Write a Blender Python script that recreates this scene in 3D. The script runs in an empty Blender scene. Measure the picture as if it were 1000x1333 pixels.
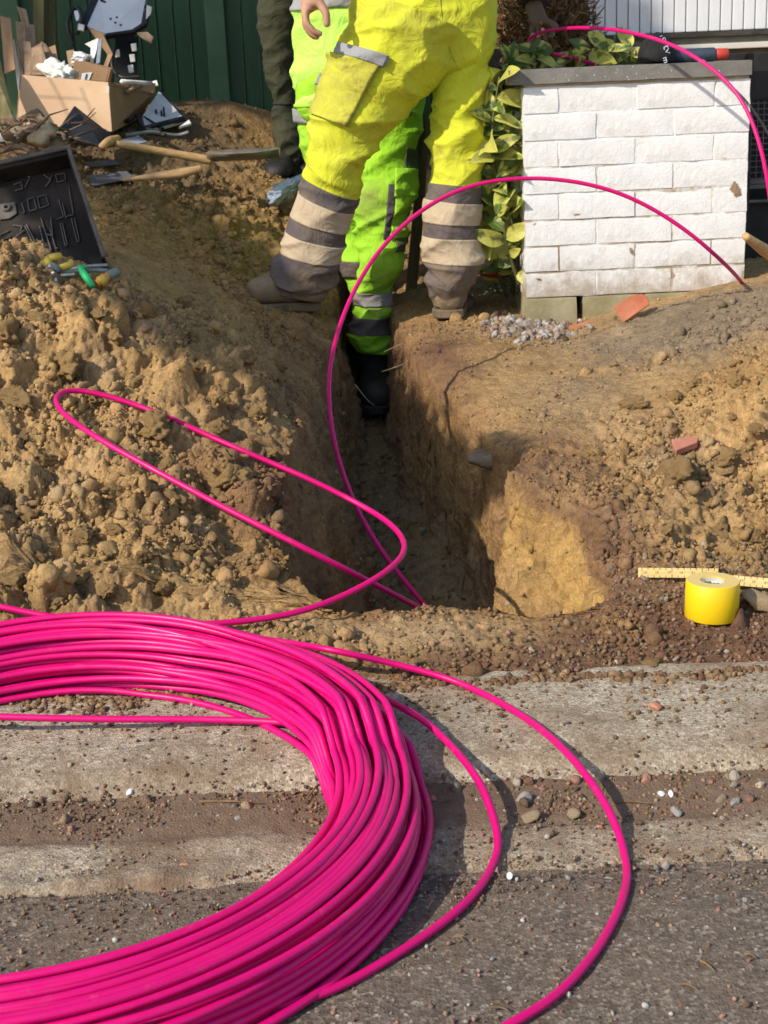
import bpy, bmesh, math, random
import numpy as np
from mathutils import Vector, Matrix
from mathutils.bvhtree import BVHTree

random.seed(7)
rng = np.random.default_rng(7)
R = math.radians
sc = bpy.context.scene
col = sc.collection

# ------------------------------------------------------------------ camera
CAM_H, PITCH, ROLL, FPX = 0.70, R(17.0), 0.043, 1890.0
cam_d = bpy.data.cameras.new('camera'); cam = bpy.data.objects.new('camera', cam_d); col.objects.link(cam)
_r0 = Vector((1, 0, 0)); _u0 = Vector((0, math.sin(PITCH), math.cos(PITCH))); CF = Vector((0, math.cos(PITCH), -math.sin(PITCH)))
CR = math.cos(ROLL)*_r0 - math.sin(ROLL)*_u0
CU = math.sin(ROLL)*_r0 + math.cos(ROLL)*_u0
CP = Vector((0, 0, CAM_H))
m = Matrix((CR, CU, -CF)).transposed().to_4x4(); m.translation = CP
cam.matrix_world = m
cam_d.sensor_fit = 'HORIZONTAL'; cam_d.sensor_width = 36.0; cam_d.lens = 36.0*FPX/1000.0
cam_d.clip_start = 0.05; cam_d.clip_end = 200
cam_d.dof.use_dof = True; cam_d.dof.focus_distance = 2.3; cam_d.dof.aperture_fstop = 24.0
sc.camera = cam

# ------------------------------------------------------------------ sky and sun
SUN_AZ, SUN_EL = R(52), R(37)          # the light travels towards +x and +y
w = bpy.data.worlds.new('World'); sc.world = w; w.use_nodes = True
nt = w.node_tree; nt.nodes.clear()
sky = nt.nodes.new('ShaderNodeTexSky'); sky.sky_type = 'NISHITA'; sky.sun_disc = False
sky.sun_elevation = SUN_EL; sky.sun_rotation = SUN_AZ + math.pi
bg = nt.nodes.new('ShaderNodeBackground'); bg.inputs['Strength'].default_value = 0.15
out = nt.nodes.new('ShaderNodeOutputWorld')
nt.links.new(sky.outputs[0], bg.inputs[0]); nt.links.new(bg.outputs[0], out.inputs[0])
sun_d = bpy.data.lights.new('sun', 'SUN'); sun_d.energy = 3.7; sun_d.angle = R(0.55); sun_d.color = (1.0, 0.92, 0.80)
sun = bpy.data.objects.new('sun', sun_d); col.objects.link(sun)
SUNV = Vector((math.sin(SUN_AZ)*math.cos(SUN_EL), math.cos(SUN_AZ)*math.cos(SUN_EL), -math.sin(SUN_EL)))
sun.rotation_euler = SUNV.to_track_quat('-Z', 'Y').to_euler()
sun.location = (-6, -5, 8)
sc.view_settings.view_transform = 'Standard'; sc.view_settings.look = 'None'
sc.view_settings.exposure = 0.38; sc.view_settings.gamma = 1.0
sc.view_settings.use_curve_mapping = False
sc.render.film_transparent = False
sc.cycles.max_bounces = 6; sc.cycles.diffuse_bounces = 3; sc.cycles.glossy_bounces = 3
sc.cycles.use_denoising = True

# ------------------------------------------------------------------ helpers
def ray(u, v):
    return (CF + CR*((u-500.0)/FPX) - CU*((v-666.5)/FPX))
def P(u, v, D):
    d = ray(u, v); return CP + d*(D/d.y)
def PZ(u, v, z):
    d = ray(u, v); return CP + d*((z-CAM_H)/d.z)

def tag(o, label=None, cat=None, group=None, kind=None):
    if label: o['label'] = label
    if cat: o['category'] = cat
    if group: o['group'] = group
    if kind: o['kind'] = kind
    return o
def link(name, me, mat=None, parent=None, smooth=True, loc=None):
    o = bpy.data.objects.new(name, me); col.objects.link(o)
    if mat is not None and len(me.materials) == 0:
        for mm in (mat if isinstance(mat, (list, tuple)) else [mat]): me.materials.append(mm)
    if smooth and len(me.polygons): me.polygons.foreach_set('use_smooth', [True]*len(me.polygons))
    if parent: o.parent = parent
    if loc is not None: o.location = loc
    return o
def empty(name, loc, label, cat, group=None, rot=(0, 0, 0)):
    o = bpy.data.objects.new(name, None); col.objects.link(o)
    o.location = loc; o.rotation_euler = rot; o.empty_display_size = 0.05
    return tag(o, label, cat, group)
def obj_bm(name, bm, mat=None, parent=None, smooth=False):
    me = bpy.data.meshes.new(name); bm.normal_update(); bm.to_mesh(me); bm.free()
    return link(name, me, mat, parent, smooth)
def obj_pd(name, V, F, mat=None, parent=None, smooth=True):
    me = bpy.data.meshes.new(name); me.from_pydata([tuple(map(float, p)) for p in V], [], [tuple(map(int, f)) for f in F]); me.update()
    return link(name, me, mat, parent, smooth)
def fast_mesh(name, V, Q):
    """V (n,3) and Q (m,k) arrays -> mesh, k = 3 or 4"""
    me = bpy.data.meshes.new(name); n, mq, k = len(V), len(Q), Q.shape[1]
    me.vertices.add(n); me.vertices.foreach_set('co', np.ascontiguousarray(V, dtype=np.float32).ravel())
    me.loops.add(mq*k); me.loops.foreach_set('vertex_index', np.ascontiguousarray(Q, dtype=np.int32).ravel())
    me.polygons.add(mq); me.polygons.foreach_set('loop_start', np.arange(0, mq*k, k, dtype=np.int32))
    me.polygons.foreach_set('loop_total', np.full(mq, k, dtype=np.int32))
    me.update(calc_edges=True); me.validate(); return me
def set_col(me, C, name='col'):
    a = me.color_attributes.new(name, 'FLOAT_COLOR', 'POINT')
    C4 = np.ones((len(C), 4), dtype=np.float32); C4[:, :3] = C
    a.data.foreach_set('color', C4.ravel())
def parent_keep(o, p):
    """parent o to p keeping o where it stands (p is at its final place, unscaled)"""
    bpy.context.view_layer.update()
    o.parent = p; o.matrix_parent_inverse = p.matrix_world.inverted()

# numpy gradient noise ------------------------------------------------
_perm = rng.permutation(4096).astype(np.int64)
_grad = rng.normal(size=(4096, 3)); _grad /= np.linalg.norm(_grad, axis=1, keepdims=True)
_rnd = rng.random((4096, 4))
def _hash(i, j, k):
    return _perm[(i + _perm[(j + _perm[k & 4095]) & 4095]) & 4095]
def pnoise(p):
    p = np.asarray(p, dtype=np.float64); f = np.floor(p).astype(np.int64); t = p - f
    u = t*t*t*(t*(t*6-15)+10); res = 0
    for dx in (0, 1):
        for dy in (0, 1):
            for dz in (0, 1):
                g = _grad[_hash(f[:, 0]+dx, f[:, 1]+dy, f[:, 2]+dz)]
                d = g[:, 0]*(t[:, 0]-dx) + g[:, 1]*(t[:, 1]-dy) + g[:, 2]*(t[:, 2]-dz)
                wt = (u[:, 0] if dx else 1-u[:, 0])*(u[:, 1] if dy else 1-u[:, 1])*(u[:, 2] if dz else 1-u[:, 2])
                res = res + d*wt
    return res*1.5
def fbm(p, octv=4, lac=2.03, gain=0.5):
    p = np.asarray(p, dtype=np.float64); a, s, tot = 1.0, 0, 0
    for o in range(octv):
        s = s + a*pnoise(p + 17.3*o); tot += a; a *= gain; p = p*lac
    return s/tot
def worley(p):
    """F1, F2 and a random number of the nearest cell"""
    p = np.asarray(p, dtype=np.float64); f = np.floor(p).astype(np.int64)
    F1 = np.full(len(p), 9.0); F2 = np.full(len(p), 9.0); rid = np.zeros(len(p))
    for dx in (-1, 0, 1):
        for dy in (-1, 0, 1):
            for dz in (-1, 0, 1):
                h = _hash(f[:, 0]+dx, f[:, 1]+dy, f[:, 2]+dz); q = _rnd[h]
                d = np.sqrt((f[:, 0]+dx+q[:, 0]-p[:, 0])**2 + (f[:, 1]+dy+q[:, 1]-p[:, 1])**2 + (f[:, 2]+dz+q[:, 2]-p[:, 2])**2)
                c = d < F1
                F2 = np.where(c, F1, np.minimum(F2, d)); rid = np.where(c, q[:, 3], rid); F1 = np.where(c, d, F1)
    return F1, F2, rid
def sstep(a, b, x):
    t = np.clip((x-a)/(b-a), 0, 1); return t*t*(3-2*t)

def spline(pts, n):
    """Catmull-Rom through pts -> n points evenly spread along the length"""
    A = np.array([list(p) for p in pts], dtype=np.float64)
    if len(A) == 2:
        t = np.linspace(0, 1, n)[:, None]; return A[0]*(1-t)+A[1]*t
    E = np.vstack([2*A[0]-A[1], A, 2*A[-1]-A[-2]]); o = []
    for i in range(1, len(E)-2):
        p0, p1, p2, p3 = E[i-1], E[i], E[i+1], E[i+2]
        t = np.linspace(0, 1, 24, endpoint=False)[:, None]
        o.append(0.5*((2*p1)+(-p0+p2)*t+(2*p0-5*p1+4*p2-p3)*t*t+(-p0+3*p1-3*p2+p3)*t**3))
    o = np.vstack(o+[A[-1:]]); L = np.concatenate([[0], np.cumsum(np.linalg.norm(np.diff(o[:, :3], axis=0), axis=1))])
    s = np.linspace(0, L[-1], n)
    return np.stack([np.interp(s, L, o[:, k]) for k in range(A.shape[1])], axis=1)
def frames(C):
    T = np.gradient(C, axis=0); T /= np.linalg.norm(T, axis=1, keepdims=True)+1e-12
    N = np.zeros_like(C); ref = np.array([0, 0, 1.0]) if abs(T[0, 2]) < 0.9 else np.array([1.0, 0, 0])
    n = ref - T[0]*np.dot(ref, T[0]); n /= np.linalg.norm(n)
    for i in range(len(C)):
        n = n - T[i]*np.dot(n, T[i]); n /= np.linalg.norm(n)+1e-12; N[i] = n
    return T, N, np.cross(T, N)
def tube_arrays(C, rad, ns=8, closed=False, caps=True):
    """round tube along C (n,3); rad scalar or (n,) -> V, F(list)"""
    C = np.asarray(C, dtype=np.float64); n = len(C); T, N, B = frames(C)
    if closed:
        # spread the twist so that the ends meet
        pass
    a = np.linspace(0, 2*np.pi, ns, endpoint=False); rad = np.broadcast_to(np.asarray(rad, dtype=np.float64), (n,))
    V = C[:, None, :] + rad[:, None, None]*(np.cos(a)[None, :, None]*N[:, None, :] + np.sin(a)[None, :, None]*B[:, None, :])
    V = V.reshape(-1, 3); F = []
    for i in range(n-1):
        for j in range(ns):
            k = (j+1) % ns; F.append((i*ns+j, i*ns+k, (i+1)*ns+k, (i+1)*ns+j))
    if caps:
        F.append(tuple(range(ns-1, -1, -1))); F.append(tuple((n-1)*ns+j for j in range(ns)))
    return V, F
def tube(name, pts, rad, mat, parent=None, n=60, ns=8, raw=False):
    C = np.array([list(p) for p in pts]) if raw else spline(pts, n)
    V, F = tube_arrays(C, rad if np.isscalar(rad) else np.interp(np.linspace(0, 1, len(C)), np.linspace(0, 1, len(rad)), rad), ns)
    return obj_pd(name, V, F, mat, parent)
def box_bm(bm, c, s, rot=None, bevel=0.0, jitter=0.0):
    r = bmesh.ops.create_cube(bm, size=1.0); vs = r['verts']
    M = Matrix.Translation(Vector(c)) @ (rot.to_4x4() if rot else Matrix.Identity(4)) @ Matrix.Diagonal((s[0], s[1], s[2], 1))
    bmesh.ops.transform(bm, matrix=M, verts=vs)
    if jitter:
        for v_ in vs: v_.co += Vector((random.uniform(-1, 1), random.uniform(-1, 1), random.uniform(-1, 1)))*jitter
    if bevel:
        es = list({e for v_ in vs for e in v_.link_edges})
        bmesh.ops.bevel(bm, geom=es, offset=bevel, segments=2, affect='EDGES', profile=0.6)
def slab(name, quad, thick, mat, parent=None, bevel=0.0, back=None):
    """a board: quad = four corner points (world, ccw seen from the front), extruded by thick away from the front"""
    q = [Vector(p) for p in quad]; n = (q[1]-q[0]).cross(q[3]-q[0]).normalized()
    if back is not None and n.dot(back) > 0: n = -n
    n = n if back is not None else -n
    bm = bmesh.new(); a = [bm.verts.new(p) for p in q]; b = [bm.verts.new(p + n*thick) for p in q]
    bm.faces.new(a); bm.faces.new(b[::-1])
    for i in range(4): bm.faces.new((a[i], b[i], b[(i+1) % 4], a[(i+1) % 4]))
    bmesh.ops.recalc_face_normals(bm, faces=bm.faces)
    if bevel: bmesh.ops.bevel(bm, geom=list(bm.edges), offset=bevel, segments=1, affect='EDGES')
    return obj_bm(name, bm, mat, parent)

# materials ------------------------------------------------------------
class N:
    """small node builder"""
    def __init__(s, name):
        s.m = bpy.data.materials.new(name); s.m.use_nodes = True; s.t = s.m.node_tree; s.t.nodes.clear()
        s.o = s.t.nodes.new('ShaderNodeOutputMaterial'); s.b = s.t.nodes.new('ShaderNodeBsdfPrincipled')
        s.t.links.new(s.b.outputs[0], s.o.inputs[0]); s._c = None
    def n(s, ty, **kw):
        x = s.t.nodes.new(ty)
        for k, v_ in kw.items():
            if k.startswith('i_'):
                key = k[2:].replace('_', ' '); x.inputs[int(key) if key.isdigit() else key].default_value = v_
            else: setattr(x, k, v_)
        return x
    def l(s, a, b): s.t.links.new(a, b)
    def coord(s, kind='Object'):
        if s._c is None: s._c = s.n('ShaderNodeTexCoord')
        return s._c.outputs[kind]
    def noise(s, scale, detail=5, rough=0.6, co=None, dist=0.0, sc3=None):
        x = s.n('ShaderNodeTexNoise', i_Scale=scale, i_Detail=detail, i_Roughness=rough, i_Distortion=dist)
        c = co if co is not None else s.coord()
        if sc3:
            mp = s.n('ShaderNodeMapping'); mp.inputs['Scale'].default_value = sc3; s.l(c, mp.inputs[0]); c = mp.outputs[0]
        s.l(c, x.inputs['Vector']); return x.outputs['Fac']
    def voro(s, scale, feature='F1', co=None, outp='Distance'):
        x = s.n('ShaderNodeTexVoronoi', feature=feature, i_Scale=scale); s.l(co if co is not None else s.coord(), x.inputs['Vector']); return x.outputs[outp]
    def ramp(s, fac, stops):
        x = s.n('ShaderNodeValToRGB'); e = x.color_ramp.elements
        while len(e) < len(stops): e.new(0.5)
        for i, (p_, c_) in enumerate(stops):
            e[i].position = p_; e[i].color = (c_ if hasattr(c_, '__len__') else (c_, c_, c_)) + (() if hasattr(c_, '__len__') and len(c_) == 4 else (1,))
        s.l(fac, x.inputs[0]); return x.outputs[0]
    def mix(s, fac, a, b, mode='MIX'):
        x = s.n('ShaderNodeMix', data_type='RGBA', blend_type=mode)
        for i_, v_ in ((0, fac), (6, a), (7, b)):
            if hasattr(v_, 'is_linked'): s.l(v_, x.inputs[i_])
            elif i_ == 0: x.inputs[0].default_value = v_
            else: x.inputs[i_].default_value = tuple(v_) + (1,)
        return x.outputs[2]
    def math(s, op, a, b=0.0):
        x = s.n('ShaderNodeMath', operation=op)
        for i_, v_ in ((0, a), (1, b)):
            if hasattr(v_, 'is_linked'): s.l(v_, x.inputs[i_])
            else: x.inputs[i_].default_value = v_
        return x.outputs[0]
    def attr(s, name='col'):
        return s.n('ShaderNodeAttribute', attribute_name=name).outputs['Color']
    def rnd(s): return s.n('ShaderNodeObjectInfo').outputs['Random']
    def bump(s, h, strength=0.5, dist=0.01):
        x = s.n('ShaderNodeBump', i_Strength=strength, i_Distance=dist); s.l(h, x.inputs['Height'])
        if s.b.inputs['Normal'].is_linked: s.l(s.b.inputs['Normal'].links[0].from_socket, x.inputs['Normal'])
        s.l(x.outputs[0], s.b.inputs['Normal'])
    def done(s, colr, rough=0.8, spec=0.3, metal=0.0, **kw):
        if hasattr(colr, 'is_linked'): s.l(colr, s.b.inputs['Base Color'])
        else: s.b.inputs['Base Color'].default_value = tuple(colr)+(1,)
        if hasattr(rough, 'is_linked'): s.l(rough, s.b.inputs['Roughness'])
        else: s.b.inputs['Roughness'].default_value = rough
        s.b.inputs['Specular IOR Level'].default_value = spec; s.b.inputs['Metallic'].default_value = metal
        for k, v_ in kw.items(): s.b.inputs[k.replace('_', ' ')].default_value = v_
        return s.m
def worn(name, c, c2, scale=8, rough=0.7, spec=0.3, bump=0.2, bscale=60, metal=0.0, stops=(0.4, 0.65), sc3=None, **kw):
    x = N(name); f = x.noise(scale, 6, 0.65, sc3=sc3)
    cc = x.ramp(f, [(stops[0], tuple(c)), (stops[1], tuple(c2))])
    if bump: x.bump(x.noise(bscale, 4, 0.7, sc3=sc3), bump, 0.004)
    return x.done(cc, rough, spec, metal, **kw)

M = {}
def mat_soil():
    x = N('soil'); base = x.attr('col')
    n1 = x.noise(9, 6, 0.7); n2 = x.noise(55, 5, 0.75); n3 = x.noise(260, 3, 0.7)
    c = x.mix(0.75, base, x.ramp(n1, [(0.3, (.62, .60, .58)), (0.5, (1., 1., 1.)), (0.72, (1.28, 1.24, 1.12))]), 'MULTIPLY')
    c = x.mix(0.8, c, x.ramp(n2, [(0.28, (.58, .55, .52)), (0.5, (1., 1., 1.)), (0.75, (1.35, 1.32, 1.25))]), 'MULTIPLY')
    c = x.mix(0.55, c, x.ramp(n3, [(0.3, (.55, .52, .5)), (0.55, (1.05, 1.05, 1.05)), (0.75, (1.45, 1.4, 1.35))]), 'MULTIPLY')
    v = x.voro(130, 'F1'); x.bump(v, 0.5, 0.004)
    x.bump(x.noise(80, 6, 0.75), 0.75, 0.012); x.bump(x.noise(420, 3, 0.7), 0.45, 0.002)
    return x.done(c, 0.95, 0.12)
M['soil'] = mat_soil()
def mat_crumb():
    x = N('soil_crumb'); base = x.attr('col')
    n2 = x.noise(70, 4, 0.75); n3 = x.noise(320, 3, 0.7)
    c = x.mix(0.8, base, x.ramp(n2, [(0.28, (.6, .57, .54)), (0.5, (1., 1., 1.)), (0.75, (1.3, 1.28, 1.22))]), 'MULTIPLY')
    c = x.mix(0.4, c, x.ramp(n3, [(0.3, (.6, .58, .55)), (0.6, (1.1, 1.1, 1.1))]), 'MULTIPLY')
    x.bump(x.noise(150, 5, 0.75), 0.7, 0.006); x.bump(x.noise(600, 2, 0.7), 0.4, 0.0015)
    return x.done(c, 0.95, 0.12)
M['crumb'] = mat_crumb()
def mat_clod():
    x = N('clod_clay'); r = x.rnd()
    base = x.ramp(r, [(0.0, (.37, .235, .10)), (0.5, (.46, .30, .13)), (1.0, (.33, .215, .10))])
    n2 = x.noise(40, 5, 0.75); n3 = x.noise(260, 3, 0.7)
    c = x.mix(0.8, base, x.ramp(n2, [(0.28, (.58, .55, .52)), (0.5, (1., 1., 1.)), (0.75, (1.3, 1.28, 1.22))]), 'MULTIPLY')
    c = x.mix(0.4, c, x.ramp(n3, [(0.3, (.6, .58, .55)), (0.6, (1.1, 1.1, 1.1))]), 'MULTIPLY')
    x.bump(x.noise(90, 6, 0.75), 0.8, 0.008); x.bump(x.noise(500, 2, 0.7), 0.4, 0.0015)
    return x.done(c, 0.95, 0.12)
M['clod'] = mat_clod()
def mat_asphalt():
    x = N('asphalt'); r = x.voro(235, 'F1', outp='Color'); sep = x.n('ShaderNodeSeparateColor'); x.l(r, sep.inputs[0])
    c = x.ramp(sep.outputs[0], [(0.0, (.078, .062, .050)), (0.45, (.135, .108, .085)), (0.8, (.20, .16, .125)), (0.97, (.33, .27, .21)), (1.0, (.5, .45, .38))])
    d = x.noise(2.6, 6, 0.65); dust = x.ramp(d, [(0.42, 0.02), (0.74, 0.65)])
    sx_ = x.n('ShaderNodeSeparateXYZ'); x.l(x.coord(), sx_.inputs[0]); mr = x.n('ShaderNodeMapRange'); mr.inputs[1].default_value = 1.18; mr.inputs[2].default_value = 1.52; x.l(sx_.outputs[1], mr.inputs[0])
    dust = x.math('MINIMUM', x.math('ADD', dust, x.math('MULTIPLY', mr.outputs[0], x.ramp(x.noise(8, 6, .7), [(.42, 0.0), (.68, .75)]))), .9)
    c = x.mix(dust, c, (.20, .145, .10))
    c = x.mix(0.6, c, x.ramp(x.noise(45, 4, 0.7), [(0.3, (.6, .58, .56)), (0.55, (1, 1, 1)), (0.8, (1.3, 1.25, 1.2))]), 'MULTIPLY')
    x.bump(x.voro(235, 'F1'), 0.35, 0.003); x.bump(x.noise(210, 4, 0.75), 0.8, 0.004)
    return x.done(c, 0.88, 0.2)
M['asphalt'] = mat_asphalt()
def mat_concrete(name='kerb_concrete', dirt=(.46, .66)):
    x = N(name); r = x.voro(290, 'F1', outp='Color'); sep = x.n('ShaderNodeSeparateColor'); x.l(r, sep.inputs[0])
    c = x.ramp(sep.outputs[0], [(0.0, (.23, .185, .13)), (0.5, (.36, .295, .21)), (0.9, (.46, .385, .285)), (1.0, (.55, .49, .40))])
    c = x.mix(x.ramp(x.noise(5, 6, 0.7), [(dirt[0], 0.0), (dirt[1], 0.85)]), c, (.19, .125, .075))
    c = x.mix(0.7, c, x.ramp(x.noise(22, 5, 0.7), [(0.3, (.66, .64, .62)), (0.55, (1, 1, 1)), (0.8, (1.2, 1.2, 1.2))]), 'MULTIPLY')
    x.bump(x.voro(290, 'F1'), 0.35, 0.003); x.bump(x.noise(60, 4, 0.7), 0.5, 0.006); x.bump(x.noise(380, 3, 0.7), 0.4, 0.002)
    return x.done(c, 0.92, 0.15)
M['kerb'] = mat_concrete()
def mat_gutter():
    m_ = mat_concrete('gutter_concrete', (.42, .62)); x = N.__new__(N); x.m = m_; x.t = m_.node_tree; x._c = None
    x.b = [q for q in x.t.nodes if q.type == 'BSDF_PRINCIPLED'][0]; src = x.b.inputs['Base Color'].links[0].from_socket
    sx_ = x.n('ShaderNodeSeparateXYZ'); x.l(x.coord(), sx_.inputs[0]); n_ = x.noise(7, 5, .65)
    y_ = x.math('ADD', sx_.outputs[1], x.math('MULTIPLY', x.math('SUBTRACT', n_, .5), .22))
    mr = x.n('ShaderNodeMapRange'); mr.inputs[1].default_value = 1.45; mr.inputs[2].default_value = 1.72; x.l(y_, mr.inputs[0])
    f_ = x.ramp(mr.outputs[0], [(0.06, .8), (.2, .0), (.42, .1), (.56, .95), (1.0, 1.0)])
    dirt = x.mix(x.noise(60, 5, .75), (.10, .068, .045), (.23, .15, .098))
    c_ = x.mix(f_, src, dirt); x.l(c_, x.b.inputs['Base Color']); return m_
M['gutter'] = mat_gutter()
def mat_pink(name, c):
    x = N(name); n1 = x.noise(14, 4, 0.6)
    cc = x.mix(0.5, c, x.ramp(n1, [(0.3, (.84, .8, .84)), (0.7, (1.06, 1.0, 1.04))]), 'MULTIPLY')
    ro = x.ramp(x.noise(40, 3, 0.6), [(0.3, 0.34), (0.7, 0.50)])
    cc = x.mix(x.ramp(x.noise(30, 6, .75), [(.58, 0.0), (.80, .22)]), cc, (.45, .20, .17)); x.bump(x.noise(200, 2, 0.5), 0.06, 0.001)
    return x.done(cc, ro, 0.36)
M['pink'] = mat_pink('pink_duct', (.63, .0008, .150))
# ================================================================== the dug-over ground
CTRL = [  # photo pixel and distance of points on the ground
 # left heap
 (0,376,2.93),(100,373,2.95),(200,390,3.02),(250,425,3.0),(0,500,2.66),(0,650,2.38),(0,800,2.1),(-150,365,2.9),(-150,800,2.1),(-200,600,2.4),
 (200,520,2.7),(120,500,2.68),(200,650,2.42),(200,780,2.18),(330,600,2.56),(330,500,2.84),(380,560,2.72),(300,690,2.4),(330,770,2.2),
 (430,440,3.9),(390,640,2.5),(400,430,4.0),(395,470,3.62),(375,510,3.2),(330,440,3.55),(300,400,3.6),
 # behind the heap, up to the fence
 (370,405,4.15),(300,300,4.55),(330,330,4.5),(240,330,4.1),(260,370,3.6),(250,200,5.0),(300,150,5.6),(330,145,5.7),(200,150,6.1),(150,230,4.7),(100,180,5.1),(0,200,5.0),(0,280,3.6),(120,290,3.95),
 (380,250,5.0),(440,300,5.0),(-200,200,5.2),(-300,300,3.8),(360,225,5.4),
 # right side
 (1000,386,3.6),(1100,382,3.5),(930,392,3.75),(840,412,3.9),(750,437,3.9),(690,425,4.05),(600,420,4.1),(600,450,3.78),(700,500,3.42),(720,600,2.85),(800,650,2.62),
 (830,720,2.42),(900,560,2.96),(1000,560,2.83),(1000,460,3.13),(900,460,3.45),(1000,700,2.52),(920,800,2.17),(1100,700,2.5),(1100,500,2.88),(640,380,4.6),(640,330,5.2),
 (770,500,3.35),(1000,830,2.1),
 # lip next to the kerb
 (500,800,2.16),(600,802,2.15),(400,795,2.16),(500,860,2.03),(300,840,2.06),(700,850,2.05),(1000,880,1.99),
]
_c = np.array([list(P(*q)) for q in CTRL])
_extra = []
for X in np.linspace(-1.6, 1.6, 9):
    _extra.append((X, 1.93, -0.170)); 
for X in (-2.2, 2.2):
    _extra += [(X, 2.2, -.10), (X, 3.2, .05), (X, 4.5, .12), (X, 6.0, .2)]
for X in (0.3, 0.9, 1.6): _extra += [(X, 5.0, .05), (X, 6.5, .10)]
for X in (-1.6, -.9, -.2): _extra += [(X, 6.6, .52)]
_c = np.vstack([_c, np.array(_extra)])
def _phi(r2): return r2*np.log(r2+1e-9)
_n = len(_c); _A = np.zeros((_n+3, _n+3))
_d2 = ((_c[:, None, :2]-_c[None, :, :2])**2).sum(-1)
_A[:_n, :_n] = _phi(_d2) + np.eye(_n)*0.02
_A[:_n, _n] = 1; _A[:_n, _n+1:] = _c[:, :2]; _A[_n, :_n] = 1; _A[_n+1:, :_n] = _c[:, :2].T
_w = np.linalg.solve(_A, np.concatenate([_c[:, 2], [0, 0, 0]]))
def h_base(x, y):
    x = np.asarray(x, dtype=np.float64); y = np.asarray(y, dtype=np.float64); s = _w[_n] + _w[_n+1]*x + _w[_n+2]*y
    for i in range(_n): s = s + _w[i]*_phi((x-_c[i, 0])**2+(y-_c[i, 1])**2)
    return s
# the trench: rim in plan, wall run-out width at each rim point, floor height along y
RIM = np.array([(-.10, 2.205, .05), (.10, 2.20, .05), (.30, 2.20, .10), (.385, 2.27, .16), (.405, 2.40, .24), (.39, 2.54, .26), (.345, 2.66, .24), (.295, 2.77, .17),
                (.272, 2.84, .05), (.285, 2.93, .035), (.262, 3.05, .035), (.225, 3.2, .05), (.165, 3.5, .05), (.105, 3.8, .05), (.075, 4.1, .045), (.06, 4.4, .04), (.06, 5.1, .04),
                (-.13, 5.1, .04), (-.125, 4.4, .05), (-.13, 4.0, .07), (-.155, 3.6, .11), (-.165, 3.2, .14), (-.155, 2.85, .14), (-.19, 2.6, .12), (-.19, 2.4, .08)])
def trench(x, y):
    """depth inside the rim (0 outside) and wall width there"""
    n = len(RIM); inside = np.zeros(x.shape, bool); best = np.full(x.shape, 9.0); ww = np.zeros(x.shape)
    for i in range(n):
        ax, ay, aw = RIM[i]; bx, by, bw = RIM[(i+1) % n]
        cnd = ((ay > y) != (by > y)) & (x < (bx-ax)*(y-ay)/(by-ay+1e-12)+ax); inside ^= cnd
        ex, ey = bx-ax, by-ay; t = np.clip(((x-ax)*ex+(y-ay)*ey)/(ex*ex+ey*ey), 0, 1)
        d = np.hypot(x-ax-t*ex, y-ay-t*ey); c = d < best
        best = np.where(c, d, best); ww = np.where(c, aw+(bw-aw)*t, ww)
    return np.where(inside, best, -best), ww
def floor_z(y): return np.interp(y, [2.0, 2.6, 3.0, 3.6, 4.2, 4.6, 5.2], [-.56, -.54, -.50, -.42, -.35, -.31, -.28])
def ground(x, y):
    hb = h_base(x, y)
    wob = 0.026*pnoise(np.stack([x*8, y*8, np.zeros_like(x)], 1)) + .006*pnoise(np.stack([x*55, y*55, np.zeros_like(x)+8], 1)) + .014*pnoise(np.stack([x*26, y*26, np.zeros_like(x)+3], 1))
    d, ww = trench(x+wob, y+wob*0.7)
    t = np.clip(d/ww, 0, 1); s = 1-(1-t)**1.7
    k_ = sstep(.10, .18, ww); s = s*(1-k_) + (.80*t+.20*t*t)*k_
    lip = sstep(-.07, .0, d)*.018           # the rim rounds off
    z = hb - lip - np.maximum(hb-lip-floor_z(y), 0)*s
    return z, d

NY, NXF, NX = 620, 1500, 860
ys = 1.925*(6.75/1.925)**(np.linspace(0, 1, NY))
half = 0.36*ys+0.30
sx = np.linspace(-1, 1, NXF)
XF = half[:, None]*sx[None, :]; YF = np.repeat(ys[:, None], NXF, 1)
ZF, DF = ground(XF.ravel(), YF.ravel()); ZF = ZF.reshape(NY, NXF); DF = DF.reshape(NY, NXF)
X = np.zeros((NY, NX)); Z = np.zeros((NY, NX)); DT = np.zeros((NY, NX))
for j in range(NY):
    ds = np.hypot(np.diff(XF[j]), np.diff(ZF[j])*1.0); L = np.concatenate([[0], np.cumsum(ds)])
    s = np.linspace(0, L[-1], NX); X[j] = np.interp(s, L, XF[j]); Z[j] = np.interp(s, L, ZF[j]); DT[j] = np.interp(s, L, DF[j])
for _ in range(2):   # keep neighbouring rows from shearing
    X[1:-1] = (X[:-2]+2*X[1:-1]+X[2:])/4
for j in range(NY): Z[j] = np.interp(X[j], XF[j], ZF[j]); DT[j] = np.interp(X[j], XF[j], DF[j])
Y = np.repeat(ys[:, None], NX, 1)
G3 = np.stack([X, Y, Z], -1)
def grid_normals(G):
    a = np.gradient(G, axis=1); b = np.gradient(G, axis=0); n = np.cross(a, b); return n/(np.linalg.norm(n, axis=-1, keepdims=True)+1e-12)
NRM = grid_normals(G3)
p = G3.reshape(-1, 3); dt = DT.ravel(); nz = NRM.reshape(-1, 3)[:, 2]
xx, yy, zz = p[:, 0], p[:, 1], p[:, 2]
def blob(u, v, D, r, ry=None):
    c = P(u, v, D); return np.exp(-(((xx-c.x)/r)**2+((yy-c.y)/(ry or r))**2))
inside = sstep(-.005, .02, dt)
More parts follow.
